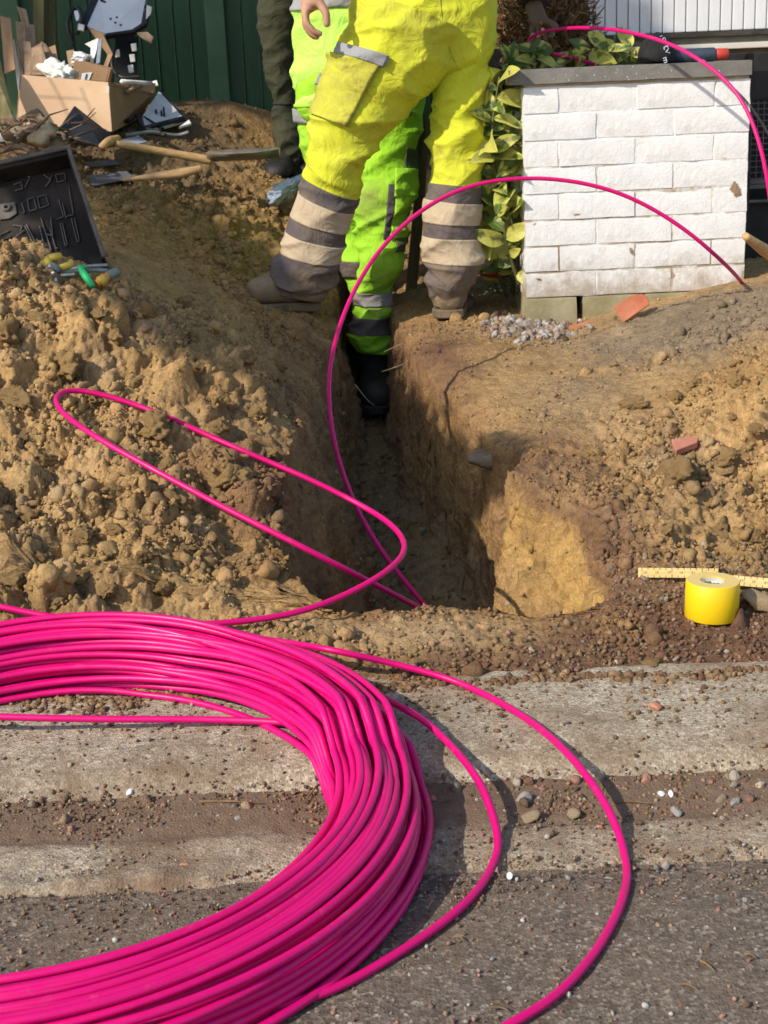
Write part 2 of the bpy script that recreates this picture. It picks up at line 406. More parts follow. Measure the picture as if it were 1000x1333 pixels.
# how lumpy: heaps are clods, the trodden parts are flat
lump = np.clip(np.maximum.reduce([blob(60, 450, 2.8, .42, .35), blob(60, 620, 2.45, .40, .28), blob(200, 640, 2.45, .28, .3), blob(0, 720, 2.2, .4, .16), blob(250, 450, 2.95, .3, .25), blob(330, 520, 2.9, .22, .22)*.8,
                                  blob(1000, 620, 2.75, .36, .30), blob(900, 600, 2.85, .22, .22), blob(1000, 700, 2.5, .25, .15)*.8, blob(1000, 450, 3.3, .3, .3)*.35, blob(200, 250, 4.6, .6, .7)*.65, blob(330, 400, 3.7, .22, .5)*.55]), 0, 1)*(1-inside)
lump = np.clip(lump*1.15, 0, 1)
ww1 = np.stack([fbm(p*5.0+31, 2), fbm(p*5.0+57, 2), fbm(p*5.0+83, 2)], 1)*.02
f1, f2, r1 = worley((p+ww1)*11.0); g1, g2, r2 = worley((p+ww1)*27.0+5); k1, k2, r3 = worley(p*62.0+9)
cl1 = (np.clip((f2-f1)*1.6, 0, 1)**.6*.45+np.clip(1-f1*1.2, 0, 1)*.95*np.clip((f2-f1)*3.5, 0, 1))*(.15+r1)*.042*np.clip(.75+1.2*fbm(p*6, 2), .15, 1.3); cl2 = (np.clip((g2-g1)*1.6, 0, 1)**.6*.5+np.clip(1-g1*1.2, 0, 1)*.9*np.clip((g2-g1)*3.5, 0, 1))*(.2+r2)*.019; cl3 = np.clip((k2-k1)*1.7, 0, 1)**.7*(.3+r3)*.0065
def billow(q, n=4, g=.6):
    s, a_, t = 0, 1.0, 0
    for o in range(n): s = s+a_*np.abs(pnoise(q+9.1*o)); t += a_; a_ *= g; q = q*2.1
    return s/t
bl = billow(p*11, 5, .62)
flat_n = fbm(p*7, 5)*.012 + fbm(p*38, 4)*.006
wall_n = (fbm(p*np.array([8, 8, 4.]), 5)*.030 + fbm(p*np.array([30, 30, 12.]), 4)*.012 + (billow(p*22, 4, .65)-.25)*.022 + cl3*.9 + cl2*.35 + .006*np.clip(fbm(p*np.array([4, 4, 60.]), 3), -1, 1))
disp = (1-inside)*(flat_n + cl3*(.45+.55*lump) + (billow(p*46+3, 4, .6)-.26)*.020*lump + cl3*.5*lump + lump*(cl1*1.15 + cl2*.7 - .02) + (fbm(p*3.4, 3)*.060 + fbm(p*17, 5, gain=.62)*.012 + (bl-.25)*.070*(.5+1.0*np.clip(fbm(p*4+60, 2)+.5, 0, 1)))*lump) + inside*wall_n
edge = sstep(1.93, 1.97, yy); disp = disp*(.35+.65*edge)
disp += (1-inside)*(.2*cl2)*(1-lump)*sstep(.42, .6, fbm(p*4+3, 3)+.5)
Gf = p + NRM.reshape(-1, 3)*disp[:, None]
Gf[:, 2] = np.where(yy < 1.935, -.19, Gf[:, 2] + np.where(yy < 2.0, fbm(np.stack([xx*5, yy*5, 0*xx], 1)+7, 3)*.035*sstep(2.02, 1.95, yy)-.006*sstep(1.99, 1.94, yy), 0))
# soil colour by place: kinds of dug earth, darker zones, painted light and shade
TAN, OCHRE, GREY, RED, YEL, DARK, PALE = map(np.array, ((.455, .29, .128), (.38, .232, .092), (.25, .19, .125), (.185, .100, .060), (.52, .325, .11), (.135, .095, .055), (.46, .33, .19)))
C = np.repeat(TAN[None], len(p), 0)
def lay(c, wgt):
    global C
    wgt = np.clip(wgt, 0, 1)[:, None]; C = C*(1-wgt)+c[None]*wgt
big = fbm(p*3.3+11, 4); mid = fbm(p*9+5, 4)
lay(OCHRE, sstep(-.1, .35, big))
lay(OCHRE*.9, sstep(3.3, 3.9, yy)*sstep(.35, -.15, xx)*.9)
lay(RED, np.maximum.reduce([blob(860, 880, 2.0, .45, .13), blob(1000, 800, 2.15, .35, .16), blob(600, 880, 2.0, .3, .07)*.7, blob(720, 600, 2.85, .12, .2)*.85, blob(580, 460, 3.7, .10, .35)*.9, blob(800, 700, 2.45, .09, .3)*.8, blob(330, 640, 2.55, .16, .2)*.6, blob(460, 860, 2.03, .5, .04)*.4])*(1.05+1.1*mid))
lay(DARK*1.75, lump*np.clip(fbm(p*5.5+120, 4)*2.4-.05, 0, .62)); lay(PALE*1.05, lump*np.clip(fbm(p*8+150, 4)*1.6-.2, 0, .5))
lay(GREY, np.maximum.reduce([blob(880, 430, 3.7, .32, .30), blob(1000, 420, 3.5, .3, .25), blob(760, 520, 3.3, .14, .22)*.5, blob(700, 440, 3.95, .12, .12)*.5])*(1.4+1.1*mid))
lay(PALE, np.maximum.reduce([blob(810, 440, 3.75, .06, .12)*.5, blob(560, 830, 2.1, .14, .05)*.6, blob(420, 425, 3.95, .05, .05)*.6, blob(500, 815, 2.12, .16, .04)*.5]))  # small pale spot left of the trench is a painted sun patch
lay(DARK, sstep(4.3, 4.9, yy)*sstep(-.35, -.6, xx)*.8)  # darker tone over the back left slope
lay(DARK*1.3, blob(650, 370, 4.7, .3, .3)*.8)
lay(DARK*1.5, blob(390, 480, 3.5, .12, .5)*.35)  # darker tone down the left bank
rim_z = h_base(xx, yy); dep = rim_z-zz+.03*mid
lay(RED, inside*sstep(.0, .01, dep)*.8*sstep(.08, .04, dep)*(1+mid))
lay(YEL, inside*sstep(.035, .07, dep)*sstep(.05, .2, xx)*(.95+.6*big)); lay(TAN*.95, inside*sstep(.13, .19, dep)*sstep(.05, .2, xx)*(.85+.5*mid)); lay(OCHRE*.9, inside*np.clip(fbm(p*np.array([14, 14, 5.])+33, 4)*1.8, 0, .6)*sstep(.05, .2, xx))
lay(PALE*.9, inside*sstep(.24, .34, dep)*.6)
lay(DARK*1.5, inside*sstep(.14, .02, xx)*.65); lay(OCHRE*.8, inside*np.clip(fbm(p*6+70, 4)*2.2, 0, .7)); lay(RED*1.1, np.exp(-((dt+.02)/.05)**2)*np.clip(.35+1.6*fbm(p*5+90, 3), 0, .8))  # dark left half of the trench is shade painted into the soil
terrain_me = None
ext = lambda A, a, b: np.concatenate([a, A, b], 1)
GG = Gf.reshape(NY, NX, 3); CC = C.reshape(NY, NX, 3)
def col_at(xv, yv, zv): return np.stack([xv, yv, zv], -1)
Lx = col_at(np.full((NY, 1), -9.0), ys[:, None], np.full((NY, 1), .05)); Rx = col_at(np.full((NY, 1), 9.0), ys[:, None], np.full((NY, 1), .05))
GG = ext(GG, Lx, Rx); CC = ext(CC, CC[:, :1], CC[:, -1:])
far = GG[-1:].copy(); far[..., 1] = 40; far[..., 2] = .1; far[..., 0] *= 5
GG = np.concatenate([GG, far], 0); CC = np.concatenate([CC, CC[-1:]], 0)
ny, nx = GG.shape[:2]; idx = np.arange(ny*nx).reshape(ny, nx)
Q = np.stack([idx[:-1, :-1], idx[:-1, 1:], idx[1:, 1:], idx[1:, :-1]], -1).reshape(-1, 4)
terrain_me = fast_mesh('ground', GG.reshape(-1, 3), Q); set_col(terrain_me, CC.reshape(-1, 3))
terrain = tag(link('ground', terrain_me, M['soil']), 'dug-over clay soil with heaps either side of a deep narrow trench', kind='structure')
bpy.context.view_layer.update()
def G(u, v):
    """the ground point seen at a photo pixel"""
    d = ray(u, v); ok, loc, nrm, _i = terrain.ray_cast(CP, d.normalized())
    return loc.copy() if ok else PZ(u, v, 0)
def drop(x, y, z=3.0):
    ok, loc, nrm, _i = terrain.ray_cast(Vector((x, y, z)), Vector((0, 0, -1)))
    return (loc.copy(), nrm.copy()) if ok else (Vector((x, y, 0)), Vector((0, 0, 1)))

# ------------------------------------------------------------------ road, gutter, kerb
def strip(name, y0, y1, prof, mat, label, amp=.0015, x0=-1.2, x1=1.2, step=.008, zfun=None):
    xs = np.concatenate([[-12.0], np.arange(x0, x1, step), [12.0]]); yv = np.arange(y0, y1+1e-6, step)
    Xs, Ys = np.meshgrid(xs, yv); pts = np.stack([Xs.ravel(), Ys.ravel(), np.zeros(Xs.size)], 1)
    zs = np.interp(Ys.ravel(), prof[0], prof[1]) + fbm(pts*6, 3)*amp*2 + fbm(pts*60, 2)*amp
    if zfun is not None: zs = zs + zfun(pts)
    pts[:, 2] = zs; nx_, ny_ = len(xs), len(yv); id_ = np.arange(nx_*ny_).reshape(ny_, nx_)
    q = np.stack([id_[:-1, :-1], id_[:-1, 1:], id_[1:, 1:], id_[1:, :-1]], -1).reshape(-1, 4)
    return tag(link(name, fast_mesh(name, pts, q), mat), label, kind='structure')
ROAD_Z = -.2
strip('road', .45, 1.50, ([0, 5], [ROAD_Z, ROAD_Z]), M['asphalt'], 'worn dusty asphalt of the road edge', .002, step=.009)
bm = bmesh.new()
vs = [bm.verts.new(c) for c in ((-40, -40, ROAD_Z-.004), (40, -40, ROAD_Z-.004), (40, .452, ROAD_Z-.004), (-40, .452, ROAD_Z-.004))]; bm.faces.new(vs)
tag(obj_bm('road_surface', bm, M['asphalt']), 'asphalt of the road behind the viewer', kind='structure')
strip('gutter', 1.478, 1.702, ([1.478, 1.49, 1.58, 1.60, 1.66, 1.72], [ROAD_Z-.01, ROAD_Z+.005, ROAD_Z+.007, ROAD_Z+.001, ROAD_Z+.004, ROAD_Z+.008]), M['gutter'], 'dirt covered concrete gutter strip along the kerb', .0035, step=.008, zfun=lambda q: (fbm(q*np.array([7, 11, 1.])+9, 4)*.05-.004)*sstep(1.545, 1.485, q[:, 1]))
strip('kerb', 1.684, 1.99, ([1.684, 1.70, 1.728, 1.775, 1.99], [ROAD_Z-.02, ROAD_Z+.006, ROAD_Z+.027, ROAD_Z+.036, ROAD_Z+.038]), M['kerb'], 'worn pale concrete kerb between the soil and the gutter', .0022, step=.007,
      zfun=lambda q: -np.clip(fbm(q*9+4, 3), 0, 1)*.016*sstep(1.74, 1.70, q[:, 1]))

# ================================================================== coil of pink duct
CR_ = .0051       # radius of the duct
coil = empty('cable_coil', (-.45, 1.60, ROAD_Z), 'big coil of bright pink fibre duct lying across the kerb and the road edge', 'cable coil')
CX, CY = -.45, 1.595
def base_at(y): return np.interp(y, [1.0, 1.68, 1.73, 1.95, 2.0, 2.15], [ROAD_Z, ROAD_Z, ROAD_Z+.035, ROAD_Z+.037, -.155, -.135])
nw = 0
crs = np.random.default_rng(21)
th = np.linspace(0, 2*np.pi, 176)
slots = []
for lay_i in range(9):
    k = (12, 11, 11, 10, 10, 9, 8, 6, 4)[lay_i]
    for j in range(k):
        rr = .370 + (j + (.5 if lay_i % 2 else 0) + (0, 0, 0, .4, .6, 1.0, 1.6, 2.4, 3.2)[lay_i])*.0108; zz_ = CR_ + lay_i*.0098
        slots.append((rr, zz_))
for (rr, zz_) in slots:
    ph = crs.random(6)*6.28; am = crs.normal(size=6)
    r_ = rr + .0045*am[0]*np.sin(th+ph[0]) + .0035*am[1]*np.sin(2*th+ph[1]) + .0022*am[2]*np.sin(3*th+ph[2])
    z_ = zz_ + .0040*am[3]*np.sin(th+ph[3]) + .003*am[4]*np.sin(2*th+ph[4]) + .0012*am[5]*np.sin(5*th+ph[5])
    spread = np.exp(-((np.mod(th, 2*np.pi)-.75)/.5)**2)           # the turns fan out at the far right
    r_ = r_ - spread*(.024*(crs.random()-.35)); z_ = z_ + spread*.010*crs.normal()
    xs = CX + r_*np.cos(th); ysv = CY + r_*np.sin(th)
    zs = np.maximum(z_, CR_*.9) + base_at(ysv)
    Cc = np.stack([xs, ysv, zs], 1)
    V, F = tube_arrays(Cc, CR_, 8, caps=False)
    o = obj_pd('winding', V, F, M['pink'], None); o.parent = coil; o.matrix_parent_inverse = Matrix.Translation(-coil.location); nw += 1
def coil_part(name, pts, n=120):
    o = tube(name, pts, CR_, M['pink'], None, n=n); o.parent = coil; o.matrix_parent_inverse = Matrix.Translation(-coil.location); return o
def onroad(u, v, lift=0.0):
    zk = float(np.interp(v, [1010, 1110], [ROAD_Z+.040, ROAD_Z+.001]))
    return PZ(u, v, zk+CR_+lift)
pts = [P(300, 826, 2.08), P(370, 836, 2.04), onroad(430, 846, .05), onroad(520, 866, .02)] + [onroad(u, v) for u, v in ((600, 890), (680, 932), (740, 982), (790, 1050), (815, 1120), (811, 1170), (780, 1232), (730, 1290), (665, 1333), (560, 1385), (430, 1420), (250, 1440), (60, 1440))]
coil_part('loose_loop', pts, 160)
pts = [P(420, 870, 1.98), P(470, 893, 1.95), onroad(525, 922, .03), onroad(560, 945, .01)] + [onroad(u, v) for u, v in ((600, 985), (630, 1030), (648, 1090), (640, 1130), (610, 1172), (550, 1220), (450, 1280), (360, 1312), (270, 1333), (120, 1362), (-60, 1385))]
coil_part('loose_loop', pts, 140)
pts = [P(-120, 925, 1.86), P(0, 933, 1.84), P(130, 936, 1.84), P(280, 937, 1.84), P(380, 942, 1.82), P(440, 955, 1.80), P(470, 975, 1.76), P(462, 1010, 1.70), P(440, 1040, 1.66)]
coil_part('loose_loop', pts, 90)

# ducts that leave the coil
def duct(name, pts, label, n=160, rad=CR_):
    Cn = spline(pts, n)
    for _ in range(2):
        for i in range(n):
            if Cn[i, 1] > 3.3 or i in (0, n-1): continue
            for _k in range(14):
                g_, _nn = drop(Cn[i, 0], Cn[i, 1], Cn[i, 2]+.35)
                if Cn[i, 2] > g_.z + rad*.7 or Cn[i, 2] < g_.z-.12: break
                Cn[i] += np.array((CP-Vector(Cn[i])).normalized())*.008
        for _k in range(12): Cn[1:-1] = (Cn[:-2]+2*Cn[1:-1]+Cn[2:])/4
    o = tube(name, Cn, rad, M['pink'], None, ns=10, raw=True); return tag(o, label, 'cable', 'pink ducts running from the coil')
def gl(u, v, lift=.012):
    q = G(u, v); d = (CP-q).normalized(); return q + d*lift*1.5
pts = [P(-160, 765, 2.13), P(-60, 775, 2.12), P(0, 790, 2.10), P(100, 808, 2.08), P(240, 814, 2.07), P(380, 800, 2.12), P(470, 765, 2.2), P(512, 738, 2.26), P(530, 714, 2.34), P(512, 684, 2.45), P(460, 652, 2.55), P(390, 618, 2.56), P(300, 580, 2.62), P(205, 537, 2.66), P(130, 512, 2.66), P(88, 504, 2.66), P(68, 513, 2.62),
       P(78, 535, 2.55), P(130, 572, 2.45), P(220, 622, 2.37), P(300, 665, 2.32), P(380, 705, 2.28), P(450, 741, 2.3), P(540, 788, 2.42), P(580, 812, 2.55), P(600, 830, 2.7)]
duct('pink_cable', pts, 'pink duct looping over the left soil heap and back down into the trench', 260)
pts = [P(600, 832, 2.75), P(560, 797, 2.72), P(520, 748, 2.74), P(480, 692, 2.8), P(448, 622, 2.95), P(432, 560, 3.05), P(428, 490, 3.2), P(440, 430, 3.3), P(465, 370, 3.4), P(500, 318, 3.48), P(550, 272, 3.53), P(610, 242, 3.57), P(680, 231.5, 3.6), P(750, 236, 3.6), P(820, 256, 3.6), P(890, 297, 3.6), P(940, 340, 3.64), G(966, 368), G(966, 368)+Vector((.03, .01, -.045)), G(966, 368)+Vector((.05, .02, -.10))]
duct('pink_cable', pts, 'pink duct arching out of the trench and down in front of the white pillar', 200)
pts = [P(1012, 330, 3.75), P(1004, 270, 3.72), P(998, 225, 3.72), P(984, 170, 3.75), P(960, 121, 3.8), P(920, 84, 3.88), P(870, 56, 3.98), P(810, 40, 4.1), P(760, 36, 4.25), P(718, 39, 4.4), P(690, 47, 4.5), P(682, 55, 4.5), P(700, 66, 4.45), P(745, 74, 4.4), P(790, 90, 4.45)]
duct('pink_cable', pts, 'pink duct held in the gloved hand, arching over the capstone of the pillar', 160)
# ================================================================== loose soil: crumbs, clods, stones
def ico(sub):
    bm = bmesh.new(); bmesh.ops.create_icosphere(bm, subdivisions=sub, radius=1.0)
    V = np.array([v_.co[:] for v_ in bm.verts]); F = np.array([[v_.index for v_ in f.verts] for f in bm.faces]); bm.free(); return V, F
ICO = {k: ico(k) for k in (1, 2, 3, 4)}
def rock(sub, seed, planes=9, rough=.12, flat=.75, soft=.0):
    g = np.random.default_rng(seed); V, F = ICO[sub]
    n = g.normal(size=(planes, 3)); n /= np.linalg.norm(n, axis=1, keepdims=True); d = .42+.42*g.random(planes)
    dots = V@n.T; r = np.where(dots > 1e-3, d[None]/np.maximum(dots, 1e-3), 9).min(1); r = np.minimum(r, 1.15)
    r = r*(1-soft)+soft*.85
    off = g.random(3)*50
    r = r*(1+rough*1.1*fbm(V*1.5+off, 3)+rough*1.5*(billow(V*2.6+off, 3)-.27)+rough*.7*fbm(V*7+off, 3))
    return V*r[:, None]*1.25*np.array([1, .6+.5*g.random(), flat*(.7+.5*g.random())]), F
def rot_rand(n, g):
    q = g.normal(size=(n, 4)); q /= np.linalg.norm(q, axis=1, keepdims=True); a, b, c, d = q.T
    return np.stack([np.stack([1-2*(c*c+d*d), 2*(b*c-a*d), 2*(b*d+a*c)], -1), np.stack([2*(b*c+a*d), 1-2*(b*b+d*d), 2*(c*d-a*b)], -1), np.stack([2*(b*d-a*c), 2*(c*d+a*b), 1-2*(b*b+c*c)], -1)], 1)
def scatter(name, pos, size, colr, protos, mat, label, g, sink=.25):
    Vs, Fs, Cs, off = [], [], [], 0; Rm = rot_rand(len(pos), g); kind = g.integers(0, len(protos), len(pos))
    for k, (V, F) in enumerate(protos):
        s = np.where(kind == k)[0]
        if not len(s): continue
        W = np.einsum('nij,vj->nvi', Rm[s], V)*size[s][:, None, None] + pos[s][:, None, :] + np.array([0, 0, 1.0])*(size[s]*(1-sink*2)*.6)[:, None, None]
        Vs.append(W.reshape(-1, 3)); Fs.append((F[None]+(np.arange(len(s))*len(V))[:, None, None]+off).reshape(-1, 3)); Cs.append(np.repeat(colr[s], len(V), 0)); off += len(s)*len(V)
    me = fast_mesh(name, np.vstack(Vs), np.vstack(Fs)); set_col(me, np.vstack(Cs))
    return tag(link(name, me, mat, smooth=False), label, kind='stuff')
gs = np.random.default_rng(99)
sel_ok = (np.abs(Gf[:, 0]) < .30*Gf[:, 1]+.18)
area = np.gradient(X, axis=1).ravel()*np.gradient(Y, axis=0).ravel()
near = 1/np.maximum(yy, 1.5)**1.3
def pick(wgt, n):
    wgt = np.where(sel_ok, np.clip(wgt, 0, None)*np.abs(area), 0); wgt = wgt/wgt.sum()
    return gs.choice(len(wgt), n, p=wgt)
clump = np.clip(.3+1.5*fbm(p*6+40, 3), .02, 2)
small = [rock(1, 300+i, 6, .3, .8) for i in range(8)]; middle = [rock(2, 320+i, 7, .42, .8) for i in range(10)]
tint = lambda i, lo=.75, hi=1.25: C[i]*(lo+(hi-lo)*gs.random((len(i), 1)))*(1+.02*gs.normal(size=(len(i), 3)))
steep = np.clip(dt, 0, 1) > .01
w1 = (.10+lump*1.0+.25*sstep(2.6, 2.0, yy))*clump*near*(~steep)
i1 = pick(w1, 27000); scatter('soil_crumbs', Gf[i1], .0018+.0050*gs.random(len(i1))**2.4, tint(i1), small, M['crumb'], 'fine crumbs of clay strewn over the heaps', gs)
w2 = (.02+lump*1.0+.04*sstep(2.5, 2.0, yy))*clump**1.3*near*(~steep)
i2 = pick(w2, 3400); scatter('soil_lumps', Gf[i2], .005+.012*gs.random(len(i2))**3.0, tint(i2, .8, 1.2), middle, M['crumb'], 'small broken lumps of clay on the heaps', gs, sink=.4)
w4 = (steep*1.0)*(sstep(.2, .8, NRM.reshape(-1, 3)[:, 2]))
i4 = pick(w4, 500); scatter('trench_crumbs', Gf[i4], .004+.008*gs.random(len(i4))**2, tint(i4, .8, 1.2), small, M['crumb'], 'crumbs fallen into the trench', gs)
i5 = pick(steep*1.0*(dt < .2), 260); scatter('trench_stones', Gf[i5], .003+.008*gs.random(len(i5))**2.5, np.array([(.40, .34, .25), (.30, .24, .17), (.36, .22, .15), (.22, .17, .12)])[gs.integers(0, 4, len(i5))], middle, M['crumb'], 'small stones bedded in the trench walls', gs, sink=.7)
# grit, red brick dust and pebbles along the lip, the kerb and the gutter
def road_z(y): return np.interp(y, [1.40, 1.49, 1.58, 1.60, 1.684, 1.70, 1.728, 1.775, 1.99], [ROAD_Z, ROAD_Z+.004, ROAD_Z+.006, ROAD_Z, ROAD_Z+.005, ROAD_Z+.007, ROAD_Z+.027, ROAD_Z+.036, ROAD_Z+.038])
def grit(name, n, y0, y1, sm, pw, pal, protos, label, yc=None, ys_=None, xr=.75):
    x_ = (gs.random(n)*2-1)*xr; y_ = gs.normal(yc, ys_, n) if yc else y0+(y1-y0)*gs.random(n); y_ = np.where((y_ < y0) | (y_ > y1), y0+(y1-y0)*gs.random(n), y_)
    k = gs.integers(0, len(pal), n); cc = np.array(pal)[k]*(.7+.6*gs.random((n, 1)))
    scatter(name, np.stack([x_, y_, road_z(y_)], 1), sm[0]+(sm[1]-sm[0])*gs.random(n)**pw, cc, protos, M['crumb'], label, gs)
PEB = [(.30, .17, .12), (.22, .13, .085), (.34, .25, .15), (.25, .21, .17), (.38, .20, .15), (.18, .12, .08), (.42, .36, .28)]
SOILP = [(.20, .12, .07), (.27, .17, .09), (.16, .10, .06), (.30, .20, .11)]
grit('gutter_grit', 5200, 1.54, 1.715, (.001, .0042), 2.6, PEB+SOILP*2, small, 'dark grit and red pebbles in the gutter under the kerb', 1.655, .042)
grit('gutter_pebbles', 70, 1.60, 1.70, (.003, .009), 2.2, PEB, middle, 'small pebbles lying in the gutter', 1.675, .02)
grit('road_grit', 2600, .95, 1.58, (.0008, .0042), 3.0, PEB+[(.45, .42, .38)], small, 'loose grit on the asphalt')
grit('road_edge_grit', 3200, 1.34, 1.56, (.0008, .0032), 2.6, SOILP*2+PEB, small, 'dirt and grit smeared along the edge of the asphalt', 1.475, .05)
grit('kerb_grit', 2200, 1.72, 1.95, (.0008, .0045), 2.6, SOILP+[(.36, .30, .22)], small, 'soil grit spilt on the kerb', 1.93, .07)
w3 = np.maximum.reduce([blob(900, 880, 2.0, .35, .10), blob(950, 760, 2.25, .25, .2), blob(600, 890, 1.97, .6, .05), blob(650, 430, 4.0, .2, .12)*.3])
i3 = pick(w3*(~steep), 5200); cc = np.array(PEB+SOILP*3)[gs.integers(0, len(PEB)+len(SOILP)*3, len(i3))]*(.7+.5*gs.random((len(i3), 1)))
scatter('lip_grit', Gf[i3], .0014+.0048*gs.random(len(i3))**2.4, cc, small, M['crumb'], 'red brick grit and crumbs on the trodden soil', gs)
# soil spilt over the back edge of the kerb
n = 3200; x_ = (gs.random(n)*2-1)*.75; y_ = 1.955-np.abs(gs.normal(0, .022, n))*np.clip(.5+3*fbm(np.stack([x_*6, 0*x_, 0*x_], 1), 3), .1, 2.5)
scatter('spilt_soil', np.stack([x_, y_, road_z(y_)-.001], 1), .0015+.0065*gs.random(n)**2.6, np.array([(.24, .145, .08), (.19, .11, .065), (.33, .22, .12)])[gs.integers(0, 3, n)]*(.8+.4*gs.random((n, 1))), small, M['crumb'], 'soil crumbs spilt over the back of the kerb', gs)

# big clods that one can pick apart: things of their own
clod_me = []
for i in range(10):
    V, F = rock(4, 500+i, 8, .5, .85, .05); me = fast_mesh('soil_clod', V, F); me.materials.append(M['clod']); clod_me.append(me)
def clod(pt, size, k=None, label=None, group=None, cat='clod', rot=None, mesh=None, sink=.35, name='soil_clod', mat=None, flat=1.0):
    me = mesh or clod_me[random.randrange(10) if k is None else k]
    o = bpy.data.objects.new(name, me); col.objects.link(o); o.location = pt + Vector((0, 0, size*(1-2*sink)*.6))
    o.scale = (size, size*random.uniform(.8, 1.1), size*flat*random.uniform(.75, 1)); o.rotation_euler = rot or (random.uniform(-.4, .4), random.uniform(-.4, .4), random.uniform(0, 6.28))
    return tag(o, label, cat, group)
def at_px(pxs, size_px, **kw):
    g_ = G(*pxs); s = size_px*(g_-CP).length/FPX; return clod(g_, s, **kw)
LEFT = [(88, 478, 34), (25, 520, 22), (150, 440, 18), (205, 560, 22), (232, 655, 19), (188, 728, 18), (285, 560, 16), (300, 625, 26), (150, 640, 20), (60, 600, 18), (105, 560, 14), (40, 680, 22), (110, 700, 18), (240, 720, 15),
        (20, 760, 20), (140, 770, 15), (260, 480, 14), (320, 470, 13), (60, 420, 20), (10, 440, 22), (200, 410, 18), (240, 400, 14), (175, 600, 16), (340, 540, 15), (90, 640, 15), (60, 730, 15), (220, 610, 12), (180, 500, 14), (120, 520, 16), (30, 570, 14),
        (130, 410, 16), (280, 520, 11), (350, 590, 12), (215, 770, 13), (75, 785, 14), (310, 510, 10), (250, 440, 12), (40, 385, 14), (365, 480, 10), (150, 690, 12)]
def rows_of(lst, rows):
    """give every clod a label by the band of the heap that it lies in and its place in that band"""
    ords = ('first', 'second', 'third', 'fourth', 'fifth', 'sixth', 'seventh', 'eighth', 'ninth', 'tenth', 'eleventh', 'twelfth')
    outp = []
    for (v0, v1, txt) in rows:
        band = sorted(q for q in lst if v0 <= q[1] < v1)
        for i, q in enumerate(band):
            outp.append((q, '%s %s from the left %s' % (ords[i], 'large clod' if q[2] >= 18 else 'clay clod', txt)))
    return outp
for (q, lab) in rows_of(LEFT, ((0, 430, 'along the left heap crest'), (430, 500, 'above the pink loop on the left heap'), (500, 570, 'level with the tip of the pink loop'), (570, 640, 'across the middle of the left heap'), (640, 715, 'on the lower slope of the left heap'), (715, 900, 'at the left heap foot behind the coil'))):
    at_px(q[:2], q[2]*.78, label=lab, group='clods on the left heap')
RIGHT = [(825, 530, 20), (885, 625, 34), (860, 575, 13), (950, 600, 18), (985, 560, 16), (920, 540, 14), (940, 690, 22), (985, 640, 16), (870, 690, 14), (830, 640, 16), (905, 500, 13), (960, 500, 16), (840, 690, 13), (985, 700, 18), (815, 590, 13), (880, 520, 12), (925, 655, 14), (980, 470, 14), (850, 720, 11), (800, 620, 11), (955, 545, 11), (900, 720, 12)]
for (q, lab) in rows_of(RIGHT[2:], ((0, 530, 'along the top of the right clod heap'), (530, 600, 'beside the brick shard on the right'), (600, 670, 'around the big reddish clod, right heap'), (670, 800, 'just above the folding rule'))):
    at_px(q[:2], q[2]*.62, label=lab, group='clods on the right heap')
at_px((825, 530), 17, k=3, label='sharp edged ochre clod at the upper left of the right heap', cat='clod')
at_px((885, 622), 27, k=5, label='largest reddish clod on the right soil heap', cat='clod')
at_px((850, 868), 16, k=1, label='single pale ochre clod on the flat soil in front of the tape roll', cat='clod', flat=.8)
at_px((540, 866), 7, k=2, label='small brown clod on the soil behind the coil', cat='clod')
stone_mat = worn('stone_brown', (.20, .15, .09), (.36, .28, .18), 20, .8, .3, .5, 120)
white_mat = worn('stone_white', (.62, .62, .62), (.80, .80, .78), 12, .6, .3, .3, 60)
pink_st = worn('brick_chip', (.42, .17, .115), (.56, .27, .18), 14, .9, .15, .4, 120)
slate_mat = worn('stone_grey', (.22, .20, .18), (.38, .35, .31), 14, .8, .25, .4, 90)
def stone_me(seed, mat, planes=10, rough=.1):
    V, F = rock(3, seed, planes, rough, .75, .1); me = fast_mesh('stone', V, F); me.materials.append(mat); return me
def road_px(u, v): 
    q = PZ(u, v, ROAD_Z)
    for _ in range(4): q = PZ(u, v, float(road_z(q.y)))
    return q
def stone(u, v, s, mat, label, seed, road=True, cat='stone', group=None, **kw):
    g_ = road_px(u, v) if road else G(u, v)
    return clod(g_, s*(g_-CP).length/FPX, label=label, cat=cat, group=group, mesh=stone_me(seed, mat), name='stone', sink=.2, **kw)
stone(170, 1034, 11, white_mat, 'white angular stone in the gutter inside the pink coil', 11, flat=.8)
stone(691, 1068, 12, stone_mat, 'round brown stone in the gutter, left of the outer pink loop', 12)
stone(680, 1044, 10, slate_mat, 'grey flat stone against the kerb, left of the outer pink loop', 13)
stone(746, 1062, 9, stone_mat, 'ochre brown stone in the gutter beside a twig', 14)
stone(862, 1036, 6, white_mat, 'left of two small white stones in the gutter', 15)
stone(874, 1036, 5, white_mat, 'right of two small white stones in the gutter', 16)
stone(957, 1048, 9, slate_mat, 'pale grey stone in the gutter near the right edge', 17)
stone(941, 1042, 8, stone_mat, 'brown stone in the gutter between grey and white stones', 18)
stone(882, 1060, 8, slate_mat, 'dull grey stone in the gutter under the white stones', 19)
stone(664, 1143, 7, white_mat, 'whitish chip of stone beside the inner loose pink loop', 20)
stone(868, 1128, 6, slate_mat, 'pale pebble on the gutter edge at the right', 21)
stone(856, 924, 8, pink_st, 'salmon pink brick chip on the back of the kerb', 22)
stone(993, 793, 26, worn('clay_pale', (.36, .25, .14), (.47, .34, .19), 12, .95, .1, .6, 90), 'pale flat clay lump right of the yellow tape roll', 23, road=False, rot=(.35, .2, .4), flat=1.0, cat='clod')
stone(840, 754, 7, stone_mat, 'little ochre lump under the left end of the folding rule', 24, road=False)
